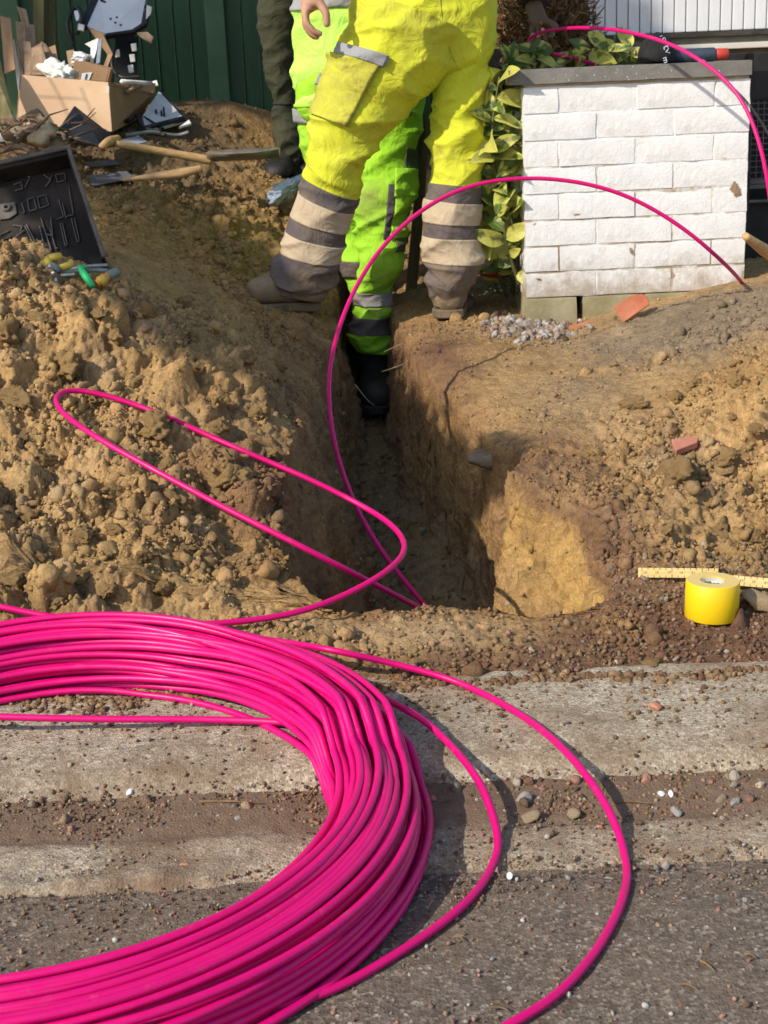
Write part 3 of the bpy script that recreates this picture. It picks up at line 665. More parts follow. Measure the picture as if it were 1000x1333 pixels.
stone(780, 1078, 5, pink_st, 'tiny red brick chip in the gutter', 25)
stone(240, 1131, 7, pink_st, 'red brick chip on the dusty asphalt inside the coil', 26)
stone(310, 1067, 5, slate_mat, 'small grey pebble inside the pink coil', 27)
stone(490, 1090, 5, pink_st, 'small red chip hard by the coil', 28)
# twigs and dry stalks
twig_mat = worn('twig', (.13, .085, .045), (.25, .17, .09), 40, .9, .1, .3, 90)
for i, (a_, b_, lab) in enumerate((((425, 1010), (395, 1050), 'dry twig in the gutter inside the coil'), ((260, 1046), (345, 1050), 'thin pale twig lying along the kerb foot inside the coil'), ((800, 1047), (850, 1050), 'brown twig in the gutter behind the outer loop'), ((713, 1056), (722, 1030), 'short twig stub standing against the kerb'), ((912, 1254), (930, 1268), 'dry bent stalk on the asphalt'), ((970, 1245), (985, 1252), 'greenish stalk on the asphalt at the right'), ((640, 1315), (662, 1320), 'pale stalk on the asphalt near the outer loop'), ((592, 1222), (604, 1228), 'bleached stalk between the two outer loops'), ((885, 1284), (908, 1292), 'green grass stalk on the asphalt'))):
    A_, B_ = road_px(*a_), road_px(*b_); A_.z += .003; B_.z += .004; mid_ = (A_+B_)/2+Vector((random.uniform(-.001, .001), .0015, .001))
    tag(tube('twig', [A_, mid_, B_], [.0016, .0013, .0007], twig_mat, n=10, ns=6), lab, 'twig')
for i, (a_, b_, lab) in enumerate((((78, 1012), (92, 1036), 'left of two short brown sticks standing by the kerb'), ((100, 1018), (84, 1044), 'right of two short brown sticks standing by the kerb'))):
    A_, B_ = road_px(*a_), road_px(*b_); A_.z += .006; B_.z += .002
    tag(tube('stick', [A_, (A_+B_)/2, B_], [.0045, .005, .004], twig_mat, n=6, ns=6), lab, 'stick')

# terracotta shards
terra = worn('terracotta', (.36, .115, .06), (.47, .18, .10), 10, .85, .2, .25, 120)
def shard(name, pxs, D, thick, mat, label, tilt=None, cat='shard', bend=0.0):
    pts = [P(u, v, D+dd) for (u, v, dd) in pxs]
    bm = bmesh.new(); n = (pts[1]-pts[0]).cross(pts[2]-pts[0]).normalized()
    if n.dot(CF) > 0: n = -n
    a = [bm.verts.new(q) for q in pts]; b = [bm.verts.new(q-n*thick) for q in pts]; k = len(a)
    bm.faces.new(a); bm.faces.new(b[::-1])
    for i in range(k): bm.faces.new((a[i], b[i], b[(i+1) % k], a[(i+1) % k]))
    bmesh.ops.recalc_face_normals(bm, faces=bm.faces); bmesh.ops.bevel(bm, geom=list(bm.edges), offset=.0015, segments=1, affect='EDGES')
    return tag(obj_bm(name, bm, mat), label, cat)
shard('tile_shard', [(798, 400, 0), (812, 420, -.02), (846, 396, -.02), (843, 386, .0), (836, 382, .01), (820, 385, .01)], 3.93, .008, terra, 'curved red tile shard sticking out of the soil against the pillar foot')
gq = G(885, 582)
shard('brick_shard', [(874, 572, 0.0), (880, 586, -.04), (908, 575, -.02), (910, 569, .0), (895, 568, .01)], gq.y-.03, .015, pink_st, 'pale red brick shard lying on the right soil heap')
gq = G(760, 424)
shard('tile_shard', [(740, 424, .02), (752, 430, -.03), (802, 427, -.03), (800, 419, .02), (770, 416, .05)], gq.y, .012, terra, 'upper of two flat red tile pieces before the pillar')
shard('tile_shard', [(762, 436, .02), (768, 444, -.03), (798, 440, -.03), (800, 430, .02)], gq.y-.07, .010, pink_st, 'lower of two flat red tile pieces before the pillar')
# lime rubble at the pillar foot
n = 650; u_ = gs.normal(692, 30, n); v_ = gs.normal(425, 8, n); pos = np.array([list(G(a, b)) for a, b in zip(u_, v_)])
scatter('lime_rubble', pos, .002+.0095*gs.random(n)**2.4, np.array([(.46, .43, .38), (.33, .29, .25), (.40, .27, .21), (.24, .18, .13)])[gs.integers(0, 4, n)], middle, M['crumb'], 'pale mortar rubble at the foot of the white pillar', gs)
# pale stone in the wall of the pit, roots
pb = P(632, 600, 2.99)
V, F = rock(3, 77, 12, .1, .6, .1); o = obj_pd('wall_stone', V*np.array([.075, .03, .042]), F, stone_mat); o.location = G(634, 602) + Vector((.014, .012, 0)); o.rotation_euler = (0, .1, .5); tag(o, 'pale grey stone bedded in the shaded wall of the trench', 'stone')
root_mat = worn('root', (.30, .22, .13), (.45, .36, .24), 40, .9, .1)
for pts, lab in ((((497, 484, 4.0), (520, 476, 3.95), (535, 468, 4.0), (548, 455, 4.05)), 'thin pale root hanging from the right trench wall'), (((462, 500, 3.9), (478, 520, 3.8), (488, 528, 3.8)), 'thin root hanging from the left trench wall'), (((500, 458, 4.1), (525, 447, 4.1), (560, 435, 4.12)), 'pale root crossing the trench by the boots')):
    tag(tube('root', [P(*q) for q in pts], [.0016, .0011, .0007], root_mat, n=24, ns=5), lab, 'root')

# ================================================================== tape roll and folding rule
def lathe(prof, ns=64):
    V, F = [], []; k = len(prof)
    for i in range(ns):
        a = 2*math.pi*i/ns
        for (r, z) in prof: V.append((r*math.cos(a), r*math.sin(a), z))
    for i in range(ns):
        j = (i+1) % ns
        for q in range(k):
            r_ = (q+1) % k; F.append((i*k+q, j*k+q, j*k+r_, i*k+r_))
    return V, F
tp = P(926, 803, 2.17); gz, _ = drop(tp.x, tp.y); tp.z = gz.z - .001
sc_t = (tp-CP).length/FPX
TR, TH = 33.5*sc_t, .062
tape = empty('tape_roll', tp, 'thick roll of yellow tape standing flat on the soil over a folding rule', 'tape roll')
tape.rotation_euler = (R(-1.5), R(1.5), 0)
yel = N('tape_yellow'); yel_c = yel.mix(.5, (.80, .53, .008), yel.ramp(yel.noise(30, 3), [(.35, (.93, .93, .93)), (.7, (1.04, 1.02, 1))]), 'MULTIPLY'); yel_m = yel.done(yel_c, .38, .45)
x = N('tape_edge'); v_ = x.noise(1.0, 2, sc3=(1, 1, 1)); rr = x.n('ShaderNodeTexWave', wave_type='RINGS', rings_direction='Z', i_Scale=90.0, i_Distortion=.4); x.l(x.coord(), rr.inputs['Vector'])
c_ = x.ramp(rr.outputs['Fac'], [(0, (.62, .43, .13)), (1, (.74, .56, .22))]); x.bump(rr.outputs['Fac'], .2, .0006); edge_m = x.done(c_, .6, .3)
V, F = lathe([(TR*.47, .001), (TR-.0012, .0005), (TR, .002), (TR+.0004, TH*.5), (TR, TH-.0015), (TR-.0012, TH), (TR*.47, TH)])
o = obj_pd('tape_winding', V, F, [yel_m, edge_m], tape)
for f in o.data.polygons:
    if abs(f.normal.z) > .9: f.material_index = 1
o.data.polygons.foreach_set('use_smooth', [abs(f.normal.z) < .8 for f in o.data.polygons])
x = N('core_label'); gx = x.n('ShaderNodeSeparateXYZ'); x.l(x.coord(), gx.inputs[0])
core_m = worn('core_card', (.45, .40, .33), (.55, .50, .42), 30, .8, .2, .1)
V, F = lathe([(TR*.42, .002), (TR*.47, .002), (TR*.47, TH-.0015), (TR*.42, TH-.0015)]); obj_pd('core', V, F, core_m, tape)
wl = worn('label_white', (.72, .72, .70), (.80, .80, .78), 20, .6, .3, 0); gl_ = worn('label_green', (.03, .16, .06), (.05, .22, .09), 20, .6, .3, 0); inkm = worn('label_ink', (.05, .12, .09), (.08, .16, .12), 20, .7, .2, 0)
V, F = lathe([(TR*.36, TH-.012), (TR*.42, TH-.012), (TR*.42, TH-.010), (TR*.36, TH-.010)])
bm = bmesh.new()
def disc(bm, r, z, a0=0, a1=2*math.pi, n=40):
    c = bm.verts.new((0, 0, z)); vs = [bm.verts.new((r*math.cos(a0+(a1-a0)*i/n), r*math.sin(a0+(a1-a0)*i/n), z)) for i in range(n+1)]
    for i in range(n): bm.faces.new((c, vs[i], vs[i+1]))
disc(bm, TR*.42, TH-.008, -1.9, 1.5); o1 = obj_bm('label_disc', bm, wl, tape); bm = bmesh.new(); disc(bm, TR*.42, TH-.0081, 1.5, 2*math.pi-1.9); obj_bm('label_disc', bm, gl_, tape)
def text(name, body, size, mat, parent=None, loc=(0, 0, 0), rot=(0, 0, 0), ext=.0003, align='CENTER', scale=(1, 1, 1)):
    cu = bpy.data.curves.new(name, 'FONT'); cu.body = body; cu.size = size; cu.extrude = ext; cu.align_x = align; cu.align_y = 'CENTER'; cu.resolution_u = 2
    o = bpy.data.objects.new(name, cu); col.objects.link(o); bpy.context.view_layer.update()
    me = bpy.data.meshes.new_from_object(o.evaluated_get(bpy.context.evaluated_depsgraph_get())); bpy.data.objects.remove(o)
    q = link(name, me, mat, parent, smooth=False); q.location = loc; q.rotation_euler = rot; q.scale = scale; return q
text('label_print', 'NR', .009, inkm, tape, (TR*.16, TR*.10, TH-.0074), (0, 0, -.25)); text('label_print', '38', .008, inkm, tape, (TR*.2, -TR*.13, TH-.0074), (0, 0, -.25))
# folding rule
rule_m = worn('rule_wood', (.55, .38, .13), (.66, .49, .20), 30, .5, .35, .1, 100, sc3=(1, 6, 6)); tick_m = worn('rule_ink', (.05, .035, .02), (.09, .06, .04), 50, .7, .2, 0)
rule = empty('folding_rule', G(880, 765)+Vector((0, 0, .012)), 'yellow wooden folding rule lying open on the soil behind the tape roll', 'folding rule')
segs = [((831, 752), (935, 765)), ((925, 762), (1100, 788))]
for i, (a_, b_) in enumerate(segs):
    A_, B_ = G(*a_), G(*b_); zz0 = max(A_.z, B_.z)+.004+i*.0035; A_.z = B_.z = zz0
    d = (B_-A_); L = d.length; ang = math.atan2(d.y, d.x); mid_ = (A_+B_)/2
    rt = Matrix.Rotation(ang, 3, 'Z') @ Matrix.Rotation(R(58), 3, 'X')
    bm = bmesh.new(); box_bm(bm, (0, 0, 0), (L, .017, .0032), bevel=.0008); o = obj_bm('segment', bm, rule_m, rule)
    Mx = Matrix.Translation(mid_+Vector((0, 0, .005))-rule.location) @ rt.to_4x4(); o.matrix_local = Mx
    bm = bmesh.new(); k = int(L/.010)
    for t in range(k):
        h = .007 if t % 5 == 0 else .004; box_bm(bm, (-L/2+.006+t*.01, .0085-h/2, .0018), (.0009, h, .0003)); box_bm(bm, (-L/2+.006+t*.01, -.0085+h/2, .0018), (.0009, h, .0003))
    o2 = obj_bm('scale_marks', bm, tick_m, o); o2['kind'] = 'stuff'
    for t in range(0, k, 2):
        q = text('scale_number', str((13+i*20+t) % 100), .0065, tick_m, None, (-L/2+.011+t*.01, 0, .0018), ext=.0001); q.parent = o
# ================================================================== white brick pillar
PY = 4.10
pl = P(684, 415, PY); pr = P(969, 415, PY); PX0, PX1 = pl.x, pr.x; PD = .31
PZ0, PZ1 = -.0, P(820, 108, PY).z
BASE_TOP = P(820, 383, PY).z
paint = N('white_paint'); f = paint.noise(26, 6, .7); f2 = paint.noise(7, 5, .7)
cP = paint.ramp(f, [(.22, (.42, .36, .27)), (.30, (.70, .685, .65)), (.6, (.77, .765, .75))])
cP = paint.mix(paint.ramp(f2, [(.60, 0.0), (.78, .35)]), cP, (.55, .50, .42))
geo = paint.n('ShaderNodeNewGeometry'); gsx = paint.n('ShaderNodeSeparateXYZ'); paint.l(geo.outputs['Position'], gsx.inputs[0]); spn = paint.noise(16, 5, .75, co=geo.outputs['Position']); zf = paint.math('SUBTRACT', paint.math('MULTIPLY', spn, .42), gsx.outputs[2]); cP = paint.mix(paint.ramp(zf, [(.04, 0.0), (.17, .75)]), cP, (.33, .25, .16)); big_ = paint.noise(3.2, 5, .7, co=geo.outputs['Position']); cP = paint.mix(paint.ramp(big_, [(.54, 0.0), (.78, .22)]), cP, (.50, .47, .41))
paint.bump(paint.noise(30, 6, .75), .6, .006); paint.bump(paint.noise(140, 4, .7), .3, .002); paint_m = paint.done(cP, .6, .3)
def mat_mortar():
    x = N('mortar_paint'); sx_ = x.n('ShaderNodeSeparateXYZ'); x.l(x.coord(), sx_.inputs[0]); n_ = x.noise(11, 6, .7)
    f_ = x.math('ADD', n_, x.math('MULTIPLY', sx_.outputs[2], .55)); c_ = x.ramp(f_, [(.54, (.34, .27, .18)), (.64, (.58, .54, .47)), (.74, (.74, .73, .71))])
    x.bump(x.noise(60, 5, .7), .7, .004); return x.done(c_, .85, .15)
mort_m = mat_mortar()
pillar = empty('brick_pillar', ((PX0+PX1)/2, PY+PD/2, 0), 'low white painted brick pillar with a grey capstone', 'pillar')
OFF = -Vector(pillar.location)
bm = bmesh.new(); box_bm(bm, ((PX0+PX1)/2, PY+PD/2, (BASE_TOP+PZ1)/2), (PX1-PX0-.0068, PD-.0068, PZ1-BASE_TOP-.002)); bmesh.ops.translate(bm, verts=bm.verts, vec=OFF); obj_bm('mortar_core', bm, mort_m, pillar)
rows = 8; RH = (PZ1-BASE_TOP)/rows; W = PX1-PX0
oddj = [0, .157, .498, .843, 1.0]; evenj = [0, .325, .665, 1.0]
def brick_mesh(L, Dp, H, seed):
    bm = bmesh.new(); box_bm(bm, (0, 0, 0), (L, Dp, H)); bmesh.ops.subdivide_edges(bm, edges=[e for e in bm.edges if e.calc_length() > .1], cuts=6, use_grid_fill=True)
    bmesh.ops.subdivide_edges(bm, edges=[e for e in bm.edges if e.calc_length() > .05], cuts=2, use_grid_fill=True)
    P_ = np.array([v_.co[:] for v_ in bm.verts]); nn = (fbm(P_*14+seed*3.1, 4)*.0044+fbm(P_*60+seed, 2)*.0012)
    cen = np.array([L/2, Dp/2, H/2]); 
    for v_, dn, q in zip(bm.verts, nn, P_):
        e = cen-np.abs(q); k = (e < .002).sum()
        sh = .0016 if k >= 2 else 0
        v_.co = Vector(q*(1-sh/np.maximum(cen, .02)*1.0)) + Vector((np.sign(q[0])*(e[0] < .002)*dn, np.sign(q[1])*(e[1] < .002)*dn, np.sign(q[2])*(e[2] < .002)*dn*.6))
    for e_ in bm.edges: e_.smooth = e_.calc_face_angle(0) < R(38)
    return bm
for r_ in range(rows):
    jj = oddj if (rows-1-r_) % 2 == 0 else evenj
    for k in range(len(jj)-1):
        L = (jj[k+1]-jj[k])*W-.0032; H = RH-.0034; cx = PX0+W*(jj[k]+jj[k+1])/2+random.uniform(-.0006, .0006); cz = BASE_TOP+RH*(r_+.5)
        for face, (cy, dd) in enumerate(((PY+.05, .10), (PY+PD-.05, .10))):
            bm = brick_mesh(L, dd, H, r_*7+k+face*31)
            rz = random.uniform(-.007, .007)
            o = obj_bm('brick', bm, paint_m, pillar, smooth=True); o.location = Vector((cx, cy+random.uniform(-.0014, .0014), cz))+OFF; o.rotation_euler = (0, random.uniform(-.008, .008), rz)
    for side in (PX0+.05, PX1-.05):    # the flank bricks
        bm = brick_mesh(.10, PD-.21, RH-.0034, r_+80); o = obj_bm('brick', bm, paint_m, pillar, smooth=True); o.location = Vector((side, PY+PD/2, BASE_TOP+RH*(r_+.5)))+OFF
# bare foundation blocks
fnd = worn('foundation_block', (.26, .225, .12), (.40, .35, .23), 9, .9, .15, .5, 60)
for (a_, b_) in ((0, .235), (.26, .52), (.54, .78), (.80, 1.01)):
    bm = brick_mesh((b_-a_)*W, PD+.02, BASE_TOP+.10, int(a_*50)+3); o = obj_bm('foundation_block', bm, fnd, pillar, smooth=True); o.location = Vector((PX0+W*(a_+b_)/2, PY+PD/2-.004, (BASE_TOP-.10)/2))+OFF
# chipped corner: raw brick shows
raw = worn('raw_brick', (.27, .21, .12), (.36, .20, .12), 30, .95, .1, .6, 120)
for (pp, s, lab) in (((958, 246), (.020, .008, .028), None), ((752, 279), (.020, .006, .006), None), ((700, 363), (.013, .005, .004), None), ((822, 326), (.009, .007, .022), None)):
    V, F = rock(2, int(pp[0]), 7, .9, 1.0); o = obj_pd('chipped_patch', V*np.array([s[0]*.5, .0022, s[2]*.5]), F, raw, pillar, smooth=False); o.location = P(pp[0], pp[1], PY-.0022)+OFF
# capstone
capm = N('capstone_concrete'); fc = capm.noise(14, 6, .7); sp = capm.voro(70, 'F1')
cc_ = capm.ramp(fc, [(.3, (.15, .142, .125)), (.7, (.24, .225, .20))]); spk = capm.ramp(sp, [(.10, 1.0), (.17, 0.0)]); gate = capm.ramp(capm.noise(9, 4, .6), [(.42, 0.0), (.50, 1.0)])
cc_ = capm.mix(capm.math('MULTIPLY', spk, gate), cc_, (.50, .49, .44)); capm.bump(capm.noise(90, 5, .7), .5, .004); cap_m = capm.done(cc_, .85, .25)
c0, c1 = P(663, 99, PY-.015), P(980, 88, PY-.015)
bm = bmesh.new(); zc0, zc1 = P(820, 104, PY).z, P(820, 85, PY).z
box_bm(bm, ((c0.x+c1.x)/2, PY+PD/2, (zc0+zc1)/2), (c1.x-c0.x, PD+.024, zc1-zc0)); bmesh.ops.subdivide_edges(bm, edges=[e for e in bm.edges if e.calc_length() > .3], cuts=14, use_grid_fill=True)
for v_ in bm.verts: v_.co += Vector((random.uniform(-1, 1), random.uniform(-1, 1), random.uniform(-1, 1)))*.0012
bmesh.ops.translate(bm, verts=bm.verts, vec=OFF); obj_bm('capstone', bm, cap_m, pillar)
bm = bmesh.new(); box_bm(bm, ((PX0+PX1)/2, PY+PD/2, (zc0+PZ1)/2), (W-.012, PD-.012, zc0-PZ1+.004)); bmesh.ops.translate(bm, verts=bm.verts, vec=OFF); obj_bm('mortar_bed', bm, worn('bed_mortar', (.40, .33, .22), (.55, .47, .34), 20, .95, .1, .6, 80), pillar)

# things on the capstone
blk = worn('black_cloth', (.012, .012, .013), (.024, .023, .022), 20, .85, .25, .3, 200)
hat = empty('black_bag', P(855, 83, PY+.12), 'domed black cloth bag with white lettering on the capstone', 'bag'); hat.location.z = zc1
k = (P(830, 83, PY+.12)-P(880, 83, PY+.12)).length/2
V, F = ICO[3]; V2 = V.copy(); V2[:, 2] = np.where(V2[:, 2] < 0, V2[:, 2]*.12, V2[:, 2]); V2 = V2*np.array([k, .07, (P(855, 45, PY+.12).z-zc1)*.97]); V2 = V2*(1+.05*fbm(V2*25, 3)[:, None]); V2[:, 2] -= V2[:, 2].min()
obj_pd('bag_shell', V2, F, blk, hat)
let = worn('lettering_white', (.72, .72, .72), (.8, .8, .8), 30, .7, .2, 0)
hz = P(855, 45, PY+.12).z-zc1
def on_dome(u, v):
    d = P(u, v, PY+.12)-hat.location; fx, fz = d.x/k, d.z/hz; fy = -math.sqrt(max(0.05, 1-fx*fx-fz*fz))*.07; return Vector((d.x, fy*1.06-.001, d.z)), fx, fz
for (ch, u, v, s) in (('v', 863, 64.5, .034), ('t', 863, 70, .0), ('p', 865, 68.5, .0), ('c', 862, 54, .026), ('o', 859, 49.5, .020), ('a', 860, 78, .022)):
    if s == 0: continue
    q, fx, fz = on_dome(u, v); text('lettering', {'v': 'tv', 'c': 'co', 'o': 'm', 'a': 'm'}[ch], s, let, hat, q, (R(90)-fz*.5, R(72), fx*.6))
blue = worn('blue_grey_barrel', (.035, .045, .065), (.06, .075, .10), 20, .5, .4, .1); redm = worn('red_plastic', (.42, .03, .02), (.52, .05, .03), 20, .4, .45, .1); ggrey = worn('grey_cable', (.13, .13, .14), (.20, .20, .21), 20, .5, .4, 0)
torch = empty('marker_can', P(905, 73, PY+.13), 'blue grey spray can with a red cap lying on the capstone', 'spray can')
torch.location = (P(905, 73, PY+.13).x, PY+.13, zc1+.019)
def cyl_x(name, prof, mat, par):
    V, F = lathe(prof, 24); V = [(z, r, -x_) for (x_, r, z) in V]; return obj_pd(name, V, F, mat, par)
cyl_x('barrel', [(.0005, -.075), (.017, -.075), (.019, -.070), (.019, .052), (.015, .058), (.0005, .058)], blue, torch); cyl_x('cap', [(.0005, .058), (.015, .058), (.016, .061), (.0155, .088), (.012, .092), (.0005, .092)], redm, torch)
tag(tube('grey_cable', [P(915, 78, PY+.05), P(930, 92, PY-.02), P(945, 106, PY-.03), P(968, 128, PY-.03), P(985, 150, PY+.1), P(1010, 190, PY+.2)], .0035, ggrey, n=40), 'thin grey cable hanging over the right end of the capstone', 'cable')
# tools lying left of the pillar
gq = G(648, 365)
rt = empty('red_pliers', gq+Vector((0, 0, .02)), 'pliers with red grips lying on the ground left of the pillar', 'pliers')
A_, B_ = P(618, 353, 4.42), P(663, 357, 4.42)
for nm, a_, b_, r_, mt in (('grip', P(626, 354, 4.42), P(664, 357, 4.42), .014, redm), ('grip', P(630, 362, 4.45), P(650, 365, 4.45), .010, worn('yellow_grip', (.42, .30, .03), (.52, .38, .05), 20, .5, .3, .1)), ('jaw', P(612, 353, 4.42), P(627, 354, 4.42), .009, worn('salmon_tip', (.50, .22, .15), (.6, .3, .2), 20, .6, .3, .1))):
    o = tube(nm, [a_, (a_+b_)/2, b_], [r_*.7, r_, r_, r_*.8], mt, n=14, ns=10); o.parent = rt; o.matrix_parent_inverse = Matrix.Translation(-rt.location)
steel = worn('dull_steel', (.30, .29, .27), (.45, .43, .40), 30, .4, .5, .1, metal=.7)
tag(tube('grey_pipe', [P(626, 346, 4.5), P(645, 346, 4.5), P(672, 342, 4.5)], .011, worn('pvc_grey', (.35, .33, .29), (.48, .46, .42), 20, .6, .3, .1), n=12, ns=12), 'short grey pipe lying behind the red pliers', 'pipe')

# ================================================================== variegated shrub
def leaf_mesh(seed):
    g = np.random.default_rng(seed); V, F = [], []; n, mw = 9, 3; wv = .17+.09*g.random(); curl = .15+.5*g.random(); fold = .25+.2*g.random()
    for i in range(n):
        t = i/(n-1); w_ = wv*math.sin(math.pi*min(1, t**.8*.98+.02))**.85+.004
        for j in range(-2, 3):
            s = j/2; y = s*w_; z = -curl*t*t*.5+abs(s)*w_*fold + .02*math.sin(9*t+seed+3*s)
            V.append((t, y, z))
    for i in range(n-1):
        for j in range(4): a = i*5+j; F.append((a, a+1, a+6, a+5))
    me = bpy.data.meshes.new('leaf'); me.from_pydata(V, [], F); me.polygons.foreach_set('use_smooth', [True]*len(F)); return me
def leaf_material(name, g1, g2, y1, y2, ymix):
    x = N(name); uv = x.coord('Object'); sx_ = x.n('ShaderNodeSeparateXYZ'); x.l(uv, sx_.inputs[0]); ay = x.math('ABSOLUTE', sx_.outputs[1])
    r_ = x.rnd(); co = x.n('ShaderNodeVectorMath', operation='ADD'); x.l(uv, co.inputs[0]); x.l(r_, co.inputs[1])
    nz_ = x.noise(3.2, 4, .6, co=co.outputs[0]); sp_ = x.noise(16, 3, .6, co=co.outputs[0])
    green = x.mix(sp_, g1, g2); yl = x.mix(sp_, y1, y2)
    f_ = x.math('ADD', nz_, x.math('MULTIPLY', ay, .9)); f_ = x.math('ADD', f_, x.math('MULTIPLY', x.math('SUBTRACT', r_, .5), ymix))
    c_ = x.mix(x.ramp(f_, [(.44, 0.0), (.60, 1.0)]), green, yl)
    vein = x.ramp(ay, [(.0, 1.0), (.018, 0.0)]); c_ = x.mix(x.math('MULTIPLY', vein, .5), c_, (.35, .36, .10)); x.bump(sp_, .2, .01)
    mt = x.done(c_, .42, .45); x.b.inputs['Subsurface Weight'].default_value = 0
    tr = x.n('ShaderNodeBsdfTranslucent'); x.l(c_, tr.inputs[0]); mx = x.n('ShaderNodeMixShader'); mx.inputs[0].default_value = .28
    x.l(x.b.outputs[0], mx.inputs[1]); x.l(tr.outputs[0], mx.inputs[2]); x.l(mx.outputs[0], x.o.inputs[0]); return mt
leaf_m = leaf_material('variegated_leaf', (.06, .11, .02), (.11, .17, .035), (.52, .51, .08), (.64, .61, .16), .5)
leafs = []
for i in range(6):
    me = leaf_mesh(i); me.materials.append(leaf_m); leafs.append(me)
stem_m = worn('green_stem', (.10, .11, .04), (.17, .15, .06), 30, .8, .2)
def shrub(name, base, label, stems, leaf_size, lr, face=Vector((-.35, -1, .3))):
    root = empty(name, base, label, 'shrub'); bi = -Vector(base)
    for pts, nleaf in stems:
        Cn = spline(pts, 40); o = obj_pd('stem', *tube_arrays(Cn, np.linspace(.006, .0025, 40), 6), stem_m, root); o.matrix_parent_inverse = Matrix.Translation(bi)
        for i in range(nleaf):
            t = (.18+.82*(i+random.random()*.7)/nleaf); q = Vector(Cn[min(39, int(t*39))]); ax = Vector(Cn[min(39, int(t*39)+1)]) - Vector(Cn[max(0, int(t*39)-1)]); ax.normalize()
            ang = i*2.4+random.uniform(-.5, .5); d = Vector((math.cos(ang), math.sin(ang)*.7-.25, random.uniform(-.75, .45)))
            d = (d+ax*.35).normalized(); nrm = (face+Vector((random.uniform(-.6, .6), random.uniform(-.5, .5), random.uniform(-.3, .8)))).normalized()
            xa = d; za = (nrm-xa*nrm.dot(xa)).normalized(); ya = za.cross(xa); s = leaf_size*random.uniform(1-lr, 1+lr)
            o = bpy.data.objects.new('leaf', random.choice(leafs)); col.objects.link(o); o.parent = root
            o.matrix_local = Matrix.Translation(q+bi) @ Matrix((xa*s, ya*s, za*s)).transposed().to_4x4()
    return root
def S(*a): return [P(*q) for q in a]
bs = G(655, 392); bs.y = 4.5
shrub('variegated_shrub', Vector((bs.x, 4.45, .0)), 'yellow-green variegated shrub growing between the worker and the white pillar', [
    (S((668, 380, 4.4), (655, 320, 4.3), (648, 250, 4.2), (640, 180, 4.15), (650, 100, 4.15)), 32), (S((660, 385, 4.4), (640, 330, 4.3), (628, 260, 4.25), (640, 200, 4.2), (632, 150, 4.2)), 30),
    (S((674, 382, 4.3), (672, 330, 4.25), (665, 270, 4.2), (668, 210, 4.2), (660, 120, 4.2)), 32), (S((670, 385, 4.5), (668, 300, 4.5), (655, 220, 4.5), (650, 150, 4.45), (660, 90, 4.4)), 32), (S((650, 385, 4.55), (630, 300, 4.6), (620, 220, 4.6), (635, 120, 4.6)), 22),
    (S((676, 370, 4.22), (660, 320, 4.16), (656, 290, 4.13)), 7), (S((655, 380, 4.7), (640, 250, 4.7), (655, 100, 4.7)), 24), (S((672, 380, 4.75), (668, 250, 4.75), (672, 95, 4.75)), 24)], .095, .45)
shrub('variegated_shrub', Vector((P(740, 90, 4.6).x, 4.65, .1)), 'low variegated shrub showing its leaves above the left half of the capstone', [
    (S((u+8, 200, 4.5), (u+4, 110, 4.47), (u+dx, v-4, 4.41)), nl) for (u, v, dx, nl) in [(a_, b_, c_, int(n_*1.5)) for (a_, b_, c_, n_) in ((668, 70, -8, 10), (695, 66, 5, 10), (705, 62, -12, 10), (735, 66, 8, 10), (760, 62, 6, 10), (780, 58, 10, 10), (800, 50, 0, 10), (815, 60, 6, 10), (828, 70, 0, 8), (720, 68, 0, 10), (650, 80, -5, 9), (745, 72, 0, 9), (675, 80, 0, 9))]], .07, .4, Vector((-.3, -1, .5)))
# weeds at the foot of the shrub
weed = leaf_material('weed_leaf', (.035, .075, .018), (.07, .12, .03), (.16, .2, .06), (.25, .26, .08), -.2)
wl_me = []
for i in range(3):
    me = leaf_mesh(40+i); me.materials.append(weed); wl_me.append(me)
wd = G(650, 385); wr = empty('weed', wd, 'small green weeds on the ground below the red pliers', 'weed')
for i in range(60):
    q = P(random.gauss(650, 18), random.gauss(380, 7), wd.y+random.uniform(-.1, .15)); s = random.uniform(.012, .03)
    o = bpy.data.objects.new('leaf', random.choice(wl_me)); col.objects.link(o); o.parent = wr; o.location = q-wd; o.scale = (s, s, s); o.rotation_euler = (random.uniform(-1, 1), random.uniform(-1, 1), random.uniform(0, 6.28))

# ================================================================== dry brown bush
dry = worn('dry_needles', (.12, .065, .03), (.30, .18, .09), 14, .9, .1, 0)
bush_c = P(700, 30, 5.15); gb, _ = drop(bush_c.x, 5.15)
bush = empty('dry_bush', gb, 'dead brown conifer bush behind the capstone', 'bush')
gB = np.random.default_rng(5); Vs, Fs = [], []; off = 0
n = 15000; dirn = gB.normal(size=(n, 3)); dirn /= np.linalg.norm(dirn, axis=1, keepdims=True); rad_ = gB.random(n)**.4
cen = np.array([bush_c.x+.02, 5.2, bush_c.z-.12]); R3 = np.array([.185, .24, .52])
pos = cen+dirn*rad_[:, None]*R3*(1+.28*fbm(dirn*2.6, 3))[:, None]
keep = fbm(pos*11, 3) > -.18; pos = pos[keep]; dirn = dirn[keep]; n = len(pos)
d = dirn+gB.normal(size=(n, 3))*.8+np.array([0, 0, .3]); d /= np.linalg.norm(d, axis=1, keepdims=True); sd = np.cross(d, gB.normal(size=(n, 3))); sd /= np.linalg.norm(sd, axis=1, keepdims=True)
L = (.018+.03*gB.random(n))[:, None]; W_ = (.0022+.003*gB.random(n))[:, None]
Vq = np.stack([pos-sd*W_, pos+sd*W_, pos+d*L+sd*W_*.4, pos+d*L-sd*W_*.4], 1).reshape(-1, 3)
me = fast_mesh('foliage', Vq-np.array(gb[:]), np.arange(n*4).reshape(-1, 4)); o = link('foliage', me, dry, bush, smooth=False); o['kind'] = 'stuff'
